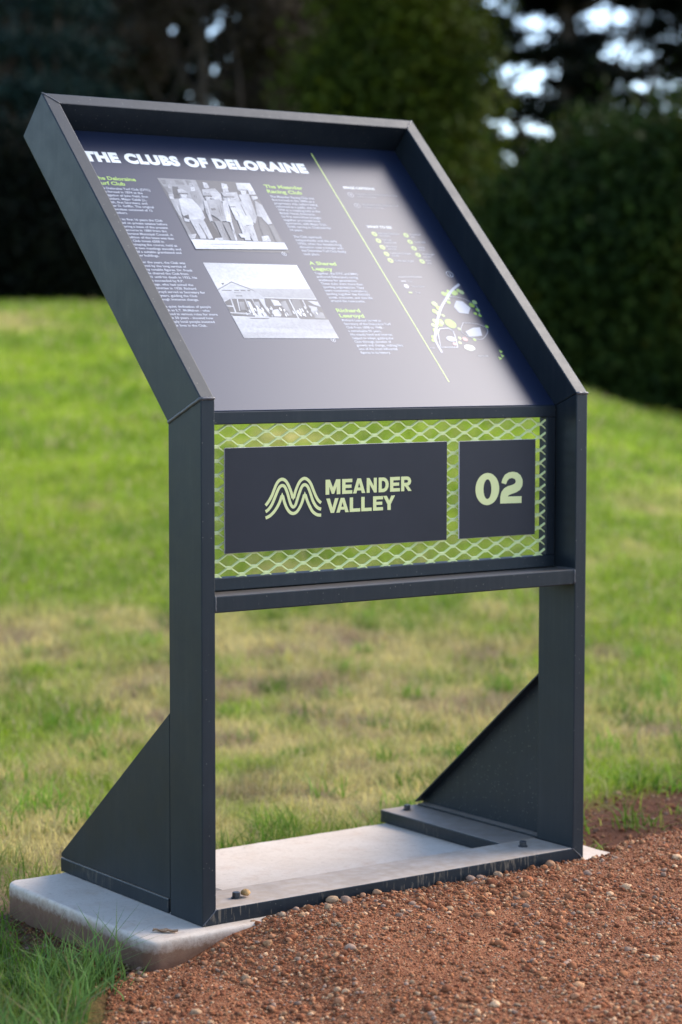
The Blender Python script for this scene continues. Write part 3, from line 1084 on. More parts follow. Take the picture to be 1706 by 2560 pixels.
# ---------------------------------------------------------------- panel, boards and their print
panel_m = mat('panel_laminate', (0.0105, 0.0155, 0.036), 0.32, 0.46)
print_m = mat('panel_print', rough=0.32, spec=0.46, attr='tint')
for m in (panel_m, print_m):
    bump(m, noise(m, 260, 3, 0.6).outputs[0], 0.02, 0.0008)
for m in (panel_m, print_m):
    bsdf(m).inputs['Specular Tint'].default_value = (0.70, 0.80, 1.0, 1)
back_m = mat('panel_edge', (0.10, 0.12, 0.15), 0.4)
PX0, PX1, PL0, PL1 = T + 0.0006, W - T - 0.0006, 0.0318, L - T - 0.0006
v = [PN(PX0, PL0, K), PN(PX1, PL0, K), PN(PX1, PL0, K + 0.006), PN(PX0, PL0, K + 0.006), PN(PX0, PL1, K), PN(PX1, PL1, K), PN(PX1, PL1, K + 0.006), PN(PX0, PL1, K + 0.006)]
PANEL = hexa('information_panel', v, panel_m, SIGN, 0.0012, 2)


class Print:
    """flat print collected in panel coordinates (x, l) with a stacking height"""
    def __init__(self):
        self.v, self.f, self.c = [], [], []

    n = 0

    def poly(self, pts, col, h=0.0002):
        b = len(self.v)
        Print.n = (Print.n + 1) % 60
        h = h + 1.2e-6 * Print.n
        self.v += [PN(x, l, K - h) for x, l in pts]
        self.f.append(tuple(range(b, b + len(pts))))
        self.c += [col] * len(pts)

    def mesh2d(self, vs, fs, col, h=0.0002):
        b = len(self.v)
        self.v += [PN(x, l, K - h) for x, l in vs]
        self.f += [tuple(i + b for i in f) for f in fs]
        self.c += [col] * len(vs)

    def rect(self, x0, x1, l0, l1, col, h=0.0002):
        self.poly([(x0, l0), (x1, l0), (x1, l1), (x0, l1)], col, h)

    def disc(self, x, l, rx, ry, col, h=0.0002, n=18):
        self.poly([(x + rx * math.cos(6.2832 * k / n), l + ry * math.sin(6.2832 * k / n)) for k in range(n)], col, h)

    def ring(self, x, l, r0, r1, col, h=0.0002, n=24):
        for k in range(n):
            a, b = 6.2832 * k / n, 6.2832 * (k + 1) / n
            self.poly([(x + r0 * math.cos(a), l + r0 * math.sin(a)), (x + r1 * math.cos(a), l + r1 * math.sin(a)), (x + r1 * math.cos(b), l + r1 * math.sin(b)), (x + r0 * math.cos(b), l + r0 * math.sin(b))], col, h)

    def line(self, pts, w, col, h=0.0002):
        for vs in ribbon(pts, w):
            self.poly(vs, col, h)

    def done(self, name, label=None, m=None):
        bm = bmesh.new()
        vs = [bm.verts.new(p) for p in self.v]
        for f in self.f:
            try:
                bm.faces.new([vs[i] for i in f])
            except ValueError:
                pass
        for f in bm.faces:
            f.normal_update()
            if f.normal.dot(NV) > 0:
                f.normal_flip()
        bmesh.ops.triangulate(bm, faces=[f for f in bm.faces if len(f.verts) > 4])
        me = bpy.data.meshes.new(name)
        bm.to_mesh(me)
        bm.free()
        a = me.attributes.new('tint', 'FLOAT_COLOR', 'POINT')
        a.data.foreach_set('color', np.array([(*c, 1) for c in self.c], np.float32).ravel())
        o = link_mesh(name, me, m or print_m, PANEL)
        if label:
            o['label'] = label
        return o


photo_m = mat('photograph_print', rough=0.32, spec=0.46, attr='tint')
bsdf(photo_m).inputs['Specular Tint'].default_value = (0.70, 0.80, 1.0, 1)
gn = noise(photo_m, 130, 5, 0.75)
gr = ramp(photo_m, gn.outputs[0], [(0.3, (0.65, 0.65, 0.67)), (0.7, (1.15, 1.15, 1.15))])
ga = [n for n in photo_m.node_tree.nodes if n.type == 'ATTRIBUTE'][0]
lk(photo_m, mixc(photo_m, 0.75, ga.outputs['Color'], mixc(photo_m, 1.0, ga.outputs['Color'], gr.outputs[0], 'MULTIPLY')), bsdf(photo_m).inputs['Base Color'])


def ribbon(pts, w):
    P = [Vector((*p, 0)) for p in pts]
    out = []
    ls, rs = [], []
    for i, p in enumerate(P):
        t = (P[min(i + 1, len(P) - 1)] - P[max(i - 1, 0)]).normalized()
        n = Vector((-t.y, t.x, 0)) * w / 2
        ls.append(p + n)
        rs.append(p - n)
    for i in range(len(P) - 1):
        out.append([(q.x, q.y) for q in (ls[i], ls[i + 1], rs[i + 1], rs[i])])
    return out


def catmull(pts, k=8):
    P = [Vector((*p, 0)) for p in pts]
    out = []
    for i in range(len(P) - 1):
        a, b, c, d = P[max(i - 1, 0)], P[i], P[i + 1], P[min(i + 2, len(P) - 1)]
        for j in range(k):
            t = j / k
            q = 0.5 * ((2 * b) + (c - a) * t + (2 * a - 5 * b + 4 * c - d) * t * t + (3 * b - a - 3 * c + d) * t ** 3)
            out.append((q.x, q.y))
    out.append((P[-1].x, P[-1].y))
    return out


def text2d(body, size, offset=0.0, res=3, space=1.0):
    cu = bpy.data.curves.new('lettering', 'FONT')
    cu.body = body
    cu.size = size
    cu.offset = offset
    cu.resolution_u = res
    cu.space_character = space
    ob = bpy.data.objects.new('lettering', cu)
    me = bpy.data.meshes.new_from_object(ob)
    vs = [(q.co.x, q.co.y) for q in me.vertices]
    fs = [tuple(p.vertices) for p in me.polygons]
    bpy.data.objects.remove(ob)
    bpy.data.curves.remove(cu)
    bpy.data.meshes.remove(me)
    return vs, fs


def fit(vs, x0, x1, y0, y1):
    xs, ys = [p[0] for p in vs], [p[1] for p in vs]
    ax, bx, ay, by = min(xs), max(xs), min(ys), max(ys)
    return [(x0 + (x - ax) / (bx - ax) * (x1 - x0), y0 + (y - ay) / (by - ay) * (y1 - y0)) for x, y in vs]


TITLE_C, BODY_C, GREEN_C = (0.66, 0.69, 0.68), (0.36, 0.39, 0.44), (0.27, 0.42, 0.07)
pr = Print()
vs, fs = text2d('THE CLUBS OF DELORAINE', 1.0, 0.07, 4, 1.14)
pr.mesh2d(fit(vs, 0.0835, 0.6815, 0.7872, 0.8222), fs, TITLE_C)
pr.done('title_lettering')


def paragraph(lines, x0, l_first, pitch, widest=None):
    """lines of body copy; l_first is the mid height of the first line"""
    p = Print()
    sets = [text2d(s, 0.0104, 0.00022, 2) for s in lines]
    for i, (v_, f_) in enumerate(sets):
        b = l_first - i * pitch - 0.0030
        p.mesh2d([(x0 + x * 0.955, b + y * 0.93) for x, y in v_], f_, BODY_C)
    return p.done('paragraph')


def heading(lines, x0, mids, x1s):
    p = Print()
    for s, m_, x1 in zip(lines, mids, x1s):
        v_, f_ = text2d(s, 0.017, 0.00055, 3)
        xs = [q[0] for q in v_]
        k = (x1 - x0) / (max(xs) - min(xs))
        p.mesh2d([(x0 + (x - min(xs)) * k, m_ - 0.0048 + y * 0.92) for x, y in v_], f_, GREEN_C)
    return p.done('heading')


LX = 0.0805
heading(['The Deloraine', 'Turf Club'], LX, (0.7335, 0.7170), (0.1868, 0.1530))
paragraph(['The Deloraine Turf Club (DTC)', 'was formed in 1874 at the', 'instigation of John Field, first', 'President, Major Caleb J.L.', 'Smith, first Secretary, and', 'Peter D. Griffin. The original', 'committee consisted of 12', 'members.'], LX, 0.7006, 0.0113)
paragraph(['For its first 16 years the Club', 'raced on private estates before', 'securing a lease of the present', 'racecourse in 1889 from the', 'Deloraine Municipal Council. A', 'condition of the lease was that', 'the Club invest £500 in', 'developing the course, hold at', 'least two meetings annually and', 'build a suitable grandstand and', 'other buildings.'], LX, 0.6010, 0.0113)
paragraph(['Over the years, the Club was', 'served by the long service of', 'many notable figures. Dr. Frank', 'Cole chaired the Club from', '1901 until his death in 1932. He', 'was succeeded by R.P.', 'Savage, who had joined the', 'committee in 1920. Richard', 'Learoyd served as Secretary for', '50 years, guiding the Club', 'through immense change.'], LX, 0.4673, 0.0113)
paragraph(['The quiet dedication of people', 'such as E.T. McMahon - who', 'served in various roles for more', 'than 50 years - showed how', 'deeply local people invested', 'their lives in the Club.'], LX, 0.3330, 0.0113)
MX = 0.5292
heading(['The Meander', 'Racing Club'], MX, (0.7334, 0.7165), (0.6362, 0.6260))
paragraph(['The Meander Racing Club was', 'first formed in the 1890s as a', 'proprietary club, before being', 'reformed as a public club in', '1904 at a meeting held at the', 'British Hotel, Deloraine.', 'Its first committee brought', 'together prominent local', 'sportsmen, with Major D.J.L.', 'Smith serving as Chairman for', '14 years.'], MX, 0.6990, 0.0112)
paragraph(['The Club operated', 'independently until the early', '1950s, when the decades-long', 'discussion over a merger with', 'the Deloraine Turf Club finally', 'took place.'], MX, 0.5650, 0.0114)
heading(['A Shared', 'Legacy'], MX, (0.4778, 0.4600), (0.6040, 0.5850))
paragraph(['Together, the DTC and MRC', "anchored Deloraine's racing", 'traditions for generations.', 'These clubs were more than', 'sporting organisations. They', 'were community institutions,', "binding together the district's", 'social, economic, and civic life', 'around the racecourse.'], MX, 0.4455, 0.0110)
heading(['Richard', 'Learoyd'], MX, (0.3273, 0.3108), (0.5937, 0.5964))
paragraph(['Richard Learoyd served as', 'Secretary of the Deloraine Turf', 'Club from 1898 to 1948 -', 'a remarkable 50 years.', 'His steady hand and interest', 'helped to adapt, guiding the', 'Club through decades of', 'growth and change, making him', 'one of the most influential', 'figures in its history.'], MX, 0.2967, 0.0111)

pr = Print()
pr.rect(0.7222, 0.7256, 0.1057, L - T - 0.03, (0.36, 0.46, 0.13))
pr.done('divider_line')

# the two printed photographs
PHOTO_A=[(0.62,[(2466,7433),(3470,7429),(3410,6642),(3206,6382),(2622,6351)]),(0.4,[(2520,7380),(2641,7380),(2678,7237),(2534,7234)]),(0.45,[(2893,7405),(3103,7405),(3113,7251),(2875,7236)]),(0.42,[(3180,7404),(3314,7405),(3324,7251),(3178,7247)]),(0.38,[(2512,7157),(2643,7157),(2662,6972),(2522,6978)]),(0.18,[(2737,7171),(2889,7167),(2783,6772),(2626,6763),(2667,6959)]),(0.55,[(2637,7346),(2784,7356),(2797,7259),(2616,7247)]),(0.7,[(2655,7236),(2757,7242),(2718,7101),(2622,7109)]),(0.6,[(3253,7316),(3356,7323),(3350,7182),(3184,7186)]),(0.8,[(3224,7174),(3327,7181),(3291,7025),(3190,7046)]),(0.55,[(3132,7015),(3385,7086),(3319,6637),(3213,6548),(3084,6707)]),(0.85,[(3633,7369),(3736,7348),(3734,7192),(3640,7158),(3584,7183)]),(0.75,[(3501,7121),(3871,7173),(3942,6980),(3871,6724),(3703,6798),(3433,6894)]),(0.9,[(4131,7373),(4264,7339),(4244,7196),(4069,7185)]),(0.78,[(4081,7186),(4221,7194),(4203,7080),(4038,7042)]),(0.7,[(4015,7041),(4418,7079),(4372,6780),(4020,6704),(3934,6811)]),(0.95,[(4531,7399),(4951,7412),(4918,6996),(4748,7199),(4489,7183)]),(0.55,[(4468,7187),(4736,7198),(4702,7125),(4509,7127)]),(0.82,[(4539,7143),(4697,7139),(4648,7008),(4523,7009)]),(0.72,[(4425,6995),(4721,7041),(4599,6288),(4433,6030),(4360,6165),(4399,6641)]),(0.8,[(4758,7171),(4911,7152),(4920,7024),(4735,7022)]),(0.25,[(4723,7021),(4944,7026),(4952,6969),(4730,6962)]),(0.85,[(4758,6972),(4917,6967),(4899,6881),(4737,6829)]),(0.74,[(4785,6832),(4916,6670),(4900,6052),(4769,6018),(4703,6266),(4599,6288)]),(0.3,[(4623,6289),(4713,6238),(4616,5404),(4444,5424),(4510,5950)]),(0.4,[(4779,5991),(4920,5997),(4861,5441),(4722,5436)]),(0.85,[(4398,5614),(4596,5650),(4596,5458),(4365,5448)]),(0.75,[(2513,6880),(2649,6916),(2646,6833),(2506,6839)]),(0.85,[(2511,6825),(2623,6832),(2603,6734),(2502,6728)]),(0.7,[(2496,6714),(2726,6741),(2547,6129),(2543,6020),(2486,6289)]),(0.4,[(2474,6261),(2543,6020),(2568,5535),(2458,5531)]),(0.75,[(2438,5583),(2693,5622),(2594,5469),(2444,5450)]),(0.12,[(3062,6705),(3206,6382),(3256,6000),(3299,5459),(2963,5445),(2982,5878),(2763,5977)]),(0.72,[(2823,7066),(2949,7101),(3036,7023),(3055,6941),(2813,6968)]),(0.3,[(2757,6964),(3056,6969),(3054,6913),(2775,6904)]),(0.85,[(2834,6913),(3020,6911),(2947,6795),(2834,6789)]),(0.86,[(2732,6755),(2888,6811),(3087,6762),(3185,6436),(3162,6160),(3068,6073),(2975,6109),(2946,6094),(2722,6083),(2762,6249),(2615,6187),(2595,6240)]),(0.55,[(2895,6751),(2945,6740),(2849,6445),(2728,6220),(2797,6552)]),(0.15,[(2813,6388),(2747,6139),(2700,6082),(2660,6189)]),(0.8,[(2591,6131),(2722,6083),(2675,5999),(2565,6021)]),(0.88,[(2722,6083),(2975,6109),(2887,5468),(2731,5462)]),(0.78,[(2975,6109),(3091,6074),(3071,5490),(2925,5457),(2920,5740)]),(0.35,[(2896,5956),(2929,5957),(2947,5457),(2907,5456)]),(0.55,[(3434,6922),(3682,6950),(3633,6891),(3450,6881)]),(0.7,[(3514,7024),(3681,7048),(3666,6941),(3469,6924)]),(0.2,[(3436,6899),(3677,6914),(3659,6873),(3432,6866)]),(0.82,[(3452,6861),(3601,6870),(3559,6775),(3458,6750)]),(0.6,[(3357,6722),(3559,6775),(3818,6804),(3873,6529),(3690,6076),(3547,6056),(3468,6175),(3359,6280),(3320,6045),(3236,6054),(3261,6357)]),(0.25,[(3448,6478),(3568,6498),(3571,6429),(3439,6408)]),(0.72,[(3368,6723),(3448,6727),(3304,6057),(3230,6040)]),(0.5,[(3349,6060),(3553,6070),(3455,5438),(3309,5432)]),(0.42,[(3551,6015),(3700,6049),(3681,5447),(3523,5441)]),(0.85,[(3116,5492),(3330,5528),(3315,5446),(3091,5437)]),(0.82,[(3968,7038),(4358,7047),(4263,6915),(3979,6912)]),(0.3,[(3979,6912),(4278,6921),(4236,6879),(3983,6870)]),(0.88,[(4050,6868),(4224,6879),(4162,6768),(4033,6733)]),(0.88,[(3884,6752),(4036,6789),(3827,6083),(3801,6027),(3683,6062),(3778,6468)]),(0.8,[(4010,6731),(4412,6768),(4403,6111),(4360,5971),(4176,5962),(4149,6099),(3955,6117),(3985,6479)]),(0.4,[(4008,6578),(4158,6586),(4141,6549),(4002,6541)]),(0.35,[(4319,6665),(4342,6666),(4320,6274),(4287,6300)]),(0.84,[(4006,6230),(4195,6101),(4057,5463),(3897,5456)]),(0.78,[(4082,5930),(4337,5970),(4238,5443),(4101,5438)]),(0.9,[(3762,6039),(3813,6027),(3681,5447),(3636,5446)]),(0.85,[(3817,5671),(3954,5677),(3958,5541),(3821,5535)]),(0.96,[(2460,5437),(4934,5425),(4922,5199),(2435,5124)])]
PHOTO_B=[(0.93,[(2464,4710),(4925,4702),(4916,3945),(2459,3889)]),(0.8,[(2477,3875),(2914,4113),(3349,3924),(3600,3744),(3508,3599),(2447,3551)]),(0.5,[(2457,3883),(2923,4133),(2916,4093),(2479,3856)]),(0.45,[(2923,4133),(3607,3758),(3581,3729),(2916,4093)]),(0.86,[(2548,3877),(2887,4055),(3288,3894)]),(0.2,[(2638,4078),(2719,4074),(2651,4001)]),(0.62,[(3337,3923),(4916,3945),(4908,3626),(3553,3643)]),(0.9,[(3557,3651),(4923,3632),(4921,3603),(3555,3623)]),(0.3,[(2553,3863),(2811,3863),(2797,3832),(2547,3835)]),(0.3,[(2874,3870),(2992,3870),(2988,3836),(2870,3836)]),(0.3,[(3039,3871),(3171,3874),(3159,3837),(3036,3837)]),(0.3,[(3218,3872),(3290,3874),(3285,3837),(3214,3838)]),(0.35,[(2831,3699),(3009,3703),(3005,3669),(2830,3671)]),(0.5,[(2841,3799),(3028,3794),(3020,3777),(2836,3779)]),(0.16,[(2468,3496),(2651,3589),(3388,3597),(3412,3343),(3449,3118),(2972,3112),(2430,3105)]),(0.2,[(3546,3628),(4921,3603),(4941,2995),(3395,3005),(3460,3343)]),(0.95,[(3388,3597),(3484,3599),(3473,3118),(3430,3230)]),(0.85,[(2651,3589),(2684,3584),(2614,3149),(2578,3148)]),(0.85,[(2814,3586),(2843,3587),(2740,3220),(2716,3220)]),(0.85,[(3016,3590),(3045,3591),(2997,3140),(2961,3139)]),(0.8,[(3196,3593),(3224,3594),(3220,3340),(3196,3339)]),(0.9,[(2452,3383),(2622,3372),(2614,3344),(2447,3355)]),(0.9,[(2454,3183),(2991,3154),(2980,3120),(2449,3146)]),(0.45,[(2834,3502),(2965,3504),(2895,3250),(2777,3249)]),(0.6,[(3240,3509),(3348,3511),(3316,3341),(3193,3283)]),(0.92,[(3050,3534),(3120,3507),(3119,3226),(3109,3002),(3004,3028),(3027,3280)]),(0.88,[(3220,3340),(3289,3284),(3401,3117),(3398,3061),(3170,3030),(3141,3170)]),(0.85,[(3588,3261),(3746,3291),(3762,3122),(3710,3065),(3470,3062)]),(0.95,[(3695,3589),(3869,3549),(3898,3407),(3697,3390)]),(0.5,[(3928,3522),(4064,3553),(4039,3097),(3862,3081),(3867,3293)]),(0.35,[(4250,3585),(4447,3588),(4381,3102),(4178,3085),(4163,3355)]),(0.9,[(4171,3598),(4201,3595),(4166,2986),(4135,2985)]),(0.9,[(4521,3590),(4550,3590),(4530,3332),(4505,3331)]),(0.92,[(4655,3563),(4915,3539),(4928,3367),(4772,3450)]),(0.75,[(4609,3419),(4804,3365),(4797,3250),(4616,3133),(4599,3247)]),(0.55,[(4673,3248),(4892,3194),(4874,3008),(4584,3019)]),(0.1,[(2477,3105),(3054,3085),(3025,3023),(2845,3040),(2481,3064)]),(0.82,[(2446,3063),(4929,2994),(4927,2966),(4922,2391),(2456,2402)]),(0.2,[(4179,3037),(4941,2995),(4920,2977),(4203,2986)]),(0.7,[(2602,2719),(4908,2682),(4911,2540),(2492,2581)]),(0.15,[(2832,3012),(3395,3005),(3334,2976),(2912,2983)])]


SH_RECT = (0.2458, 0.4927)


def photo(name, data, frame, label):
    p = Print()
    x0, x1, l0, l1, g = frame
    p.rect(x0, x1, l0, l1, (g, g, g * 1.03), 0.0002)
    h = 0.00030
    for g, poly in data:
        h += 0.000007
        q = [(min(max(x / 1e4, x0), x1), min(max(l / 1e4, l0), l1)) for x, l in poly]
        g = 0.55 * g ** 1.6
        p.poly(q, (g * 0.98, g, g * 1.03), h)
        for i in range(len(q)):
            k_ = random.uniform(0.62, 1.2)
            p.c[-1 - i] = (g * 0.98 * k_, g * k_, g * 1.03 * k_)
        # folds and lights in the cloth
        a_ = np.array(q)
        ctr = a_.mean(0)
        if name == 'photograph' and g > 0.18 and len(data) > 50 and np.ptp(a_[:, 0]) * np.ptp(a_[:, 1]) > 0.0002:
            _, sv_, vt = np.linalg.svd(a_ - ctr)
            for k_ in range(4):
                h += 0.000004
                c0 = ctr + vt[1] * random.uniform(-.30, .30) * sv_[1] + vt[0] * random.uniform(-.2, .2) * sv_[0]
                u_ = vt[0] * sv_[0] * random.uniform(0.10, 0.24) + vt[1] * sv_[1] * random.uniform(-.1, .1)
                w_ = vt[1] * random.uniform(0.0006, 0.0014)
                gg = g * random.choice((0.35, 0.5, 0.65, 1.35))
                p.poly([tuple(c0 - u_), tuple(c0 + w_), tuple(c0 + u_), tuple(c0 - w_)], (gg * 0.98, gg, gg * 1.03), h)
    return p, h


p, h = photo('photograph', PHOTO_A, (0.2458, 0.4927, 0.5097, 0.7437, 0.06), '')
for l_, n_ in ((0.5335, 2), (0.5225, 1)):
    v_, f_ = text2d('Committee of the Turf Club at the racecourse' if n_ == 2 else 'members in front of the grandstand at the annual meeting', 0.0068, 0, 2)
    p.mesh2d([(0.285 + x, l_ - 0.002 + y) for x, y in v_], f_, (0.42, 0.42, 0.45), h + 0.0001)
p.ring(0.4754, 0.5062, 0.0052, 0.0062, (0.6, 0.62, 0.65), 0.0002)
p.disc(0.4754, 0.5062, 0.0016, 0.0024, (0.6, 0.62, 0.65), 0.0002, 8)
p.done('photograph', 'old black and white photograph of suited men in hats with a white caption strip', photo_m)
p, h = photo('photograph', PHOTO_B, (0.2458, 0.4927, 0.2395, 0.4707, 0.4), '')
# ragged row of people along the verandah
for k in range(46):
    x = random.uniform(0.285, 0.488)
    y = 0.318 + random.uniform(-0.008, 0.016)
    g = random.choice((0.05, 0.12, 0.5, 0.7, 0.8))
    h += 0.00001
    p.disc(x, y, random.uniform(0.0014, 0.0028), random.uniform(0.003, 0.007), (g, g, g), h, 7)
p.ring(0.4751, 0.2352, 0.0052, 0.0062, (0.6, 0.62, 0.65), 0.0002)
p.disc(0.4751, 0.2352, 0.0016, 0.0024, (0.6, 0.62, 0.65), 0.0002, 8)
p.done('photograph', 'old black and white photograph of a long gabled clubhouse with people on its verandah', photo_m)

# right hand column
p = Print()
v_, f_ = text2d('IMAGE CAPTIONS', 1.0, 0.03, 2)
p.mesh2d(fit(v_, 0.7586, 0.8503, 0.7400, 0.7482), f_, TITLE_C)
p.done('column_heading')
p = Print()
v_, f_ = text2d('WHAT TO SEE', 1.0, 0.03, 2)
p.mesh2d(fit(v_, 0.7573, 0.8302, 0.6045, 0.6130), f_, TITLE_C)
p.done('column_heading')
for y, txt in ((0.7189, ('Committee of the Deloraine Turf Club', 'at the racecourse.')), (0.6817, ('Grandstand of the Deloraine Turf', 'Club on a race day.'))):
    p = Print()
    p.ring(0.7675, y, 0.0072, 0.0082, (0.5, 0.52, 0.56))
    p.disc(0.7675, y, 0.0018, 0.003, (0.5, 0.52, 0.56), 0.0004, 8)
    for i, s in enumerate(txt):
        v_, f_ = text2d(s, 0.0078, 0, 2)
        p.mesh2d([(0.7835 + x, y + 0.002 - i * 0.0092 + q) for x, q in v_], f_, (0.28, 0.30, 0.34))
    p.done('image_caption')
LEG = (('Deloraine Racecourse', 'and stables'), ('Turf Club', 'Showgrounds'), ('Main Arena', 'and track'), ('Community Complex', 'and hall'), ('Pavilion and carpark',)), (('Grandstand', 'site'), ('Horse stalls',), ('Judging', 'tower'), ('Western gate', 'and path'), ('Picnic', 'area'))
for cx, col in zip((0.767, 0.8595), LEG):
    for y, ss in zip((0.5838, 0.5612, 0.5394, 0.5166, 0.4950), col):
        p = Print()
        p.disc(cx, y, 0.0075, 0.0078, (0.36, 0.46, 0.12))
        p.disc(cx, y, 0.0022, 0.0028, (0.06, 0.07, 0.08), 0.0006, 8)
        for i, s in enumerate(ss):
            v_, f_ = text2d(s, 0.0074, 0.0001, 2)
            p.mesh2d([(cx + 0.0125 + x * 0.92, y + (0.0012 if len(ss) > 1 else -0.0025) - i * 0.0085 + q) for x, q in v_], f_, (0.36, 0.38, 0.42))
        p.done('map_key')
p = Print()
WHT, LIME, PALE = (0.40, 0.41, 0.44), (0.26, 0.38, 0.05), (0.34, 0.42, 0.16)
tr = [(.8648, .3872), (.8827, .3952), (.914, .3984), (.9203, .3934), (.8629, .3595), (.8199, .3462), (.8058, .3286), (.8073, .2989), (.7781, .2839), (.7982, .2865), (.8457, .2722), (.8304, .2427), (.8233, .228), (.8712, .2379), (.9408, .3608), (.9269, .3505), (.9316, .3166), (.9314, .2803), (.7567, .2448), (.7503, .2351), (.8229, .3152), (.9215, .3227), (.875, .385), (.90, .392), (.868, .373), (.823, .339), (.812, .322), (.79, .296), (.806, .292), (.775, .266), (.935, .335), (.8945, .389), (.818, .353), (.786, .281)]
h = 0.0002
for i, (x, y) in enumerate(tr):
    h += 0.000004
    r_ = random.uniform(0.0045, 0.0085)
    if i in (10, 11, 12, 13, 16, 17, 20, 21):
        r_ = 0.0048
    p.disc(x, y, r_, r_, random.choice((LIME, (0.30, 0.46, 0.06), PALE)), h, 10)
p.done('map_trees')['kind'] = 'stuff'
p = Print()
h += 0.00003
road = catmull([(.9286, .4204), (.8933, .3979), (.8581, .3669), (.8342, .344), (.8101, .3163), (.7869, .284), (.7702, .2594), (.7568, .2351), (.7542, .1965)], 4)
p.line(road, 0.0062, WHT, h)
p.done('map_road')
p = Print()
p.line([(.7879, .2718), (.8159, .2744), (.8238, .2647), (.8195, .2451), (.8085, .2134), (.7602, .2134), (.7768, .2595), (.7879, .2718)], 0.0022, (0.55, 0.57, 0.6), h)
p.done('map_track')
p = Print()
p.line(catmull([(.8681, .2922), (.9106, .2876), (.928, .2704), (.901, .243), (.8771, .2404), (.8469, .2624), (.8681, .2922)], 4), 0.0012, (0.4, 0.42, 0.46), h)
p.done('map_track')
p = Print()
p.line(catmull([(.868, .378), (.905, .375), (.938, .352), (.932, .318)], 4), 0.0012, (0.4, 0.42, 0.46), h)
p.done('map_track')
p = Print()
p.poly([(.8885, .365), (.9054, .3627), (.9173, .3415), (.9002, .3212), (.875, .3246), (.8704, .3445)], WHT, h)
p.done('map_building')
p = Print()
p.disc(.8297, .2893, .0155, .0150, LIME, h)
p.done('map_oval')
p = Print()
p.poly([(.8588, .2637), (.8884, .2762), (.9095, .2777), (.9007, .2504), (.8768, .2478), (.861, .2477)], WHT, h)
p.done('map_building')
p = Print()
p.disc(.8046, .2401, .0135, .0085, WHT, h)
p.done('map_building')
p = Print()
p.disc(.8422, .2122, .0150, .0095, (0.66, 0.70, 0.50), h)
p.done('map_building')
p = Print()
p.disc(.8439, .2391, .0072, .0070, (0.62, 0.28, 0.24), h, 9)
p.done('map_marker')
p = Print()
p.disc(.8062, .2240, .0060, .0050, (0.62, 0.36, 0.34), h, 9)
p.done('map_marker')
p = Print()
p.ring(.9185, .4536, 0.0085, 0.0098, (0.5, 0.52, 0.56))
p.poly([(.9175, .4480), (.9195, .4480), (.9185, .4610)], (0.5, 0.52, 0.56))
p.done('north_arrow')
p = Print()
p.line([(.7610, .4402), (.8294, .4416)], 0.0014, (0.4, 0.42, 0.46))
p.done('map_key_line')
p = Print()
p.line([(.7614, .4264), (.7745, .4262)], 0.003, WHT)
p.done('map_key_road')
p = Print()
p.disc(.7679, .4097, .0062, .0062, (0.6, 0.58, 0.66))
p.disc(.7679, .4097, .002, .002, (0.05, 0.05, 0.08), 0.0006, 8)
p.done('map_key_marker')
p = Print()
p.disc(.7655, .3889, .003, .003, PALE, 0.0004, 8)
p.disc(.7705, .3889, .003, .003, PALE, 0.0004, 8)
for (x, y, s) in ((.7820, .4240, 'Road'), (.7830, .4075, 'Point of interest'), (.7830, .3868, 'Trees'), (.8533, .1840, 'Not to scale'), (.728, .2090, 'North')):
    v_, f_ = text2d(s, 0.0070, 0, 2)
    p.mesh2d([(x + a * 0.8, y + q) for a, q in v_], f_, (0.34, 0.36, 0.40))
p.done('map_legend')
p = Print()
for a in ((.9262, .1995), (.9232, .1860), (.9118, .1780)):
    p.disc(a[0], a[1], .0062, .0062, (0.40, 0.58, 0.10), 0.0005, 3)
p.done('corner_emblem')

# name board and number board on the mesh
board_m = mat('board_face', (0.022, 0.024, 0.034), 0.40, 0.3)
bn = noise(board_m, 6, 4)
lk(board_m, ramp(board_m, bn.outputs[0], [(0.3, (0.015, 0.017, 0.025)), (0.7, (0.022, 0.024, 0.034))]).outputs[0], bsdf(board_m).inputs['Base Color'])
edge_m = mat('board_edge', (0.55, 0.50, 0.52), 0.5)
ink_m = mat('lime_cream_lettering', (0.68, 0.70, 0.32), 0.4, 0.4)
BY = 0.0610


def board(name, x0, x1, z0, z1):
    o = box(name, x0, x1, BY, BY + 0.0035, z0, z1, [edge_m, board_m], SIGN, 0.0004, 1)
    for p_ in o.data.polygons:
        p_.material_index = 1 if p_.normal.y < -0.9 else 0
    return o


def flat(name, vs, fs, parent, y=None, m=None):
    y = BY - 0.0005 if y is None else y
    me = bpy.data.meshes.new(name)
    me.from_pydata([(q_[0], y - (q_[2] if len(q_) > 2 else 0), q_[1]) for q_ in vs], [], fs)
    me.update()
    bm = bmesh.new()
    bm.from_mesh(me)
    for f in bm.faces:
        f.normal_update()
        if f.normal.y > 0:
            f.normal_flip()
    bm.to_mesh(me)
    bm.free()
    return link_mesh(name, me, m or ink_m, parent)


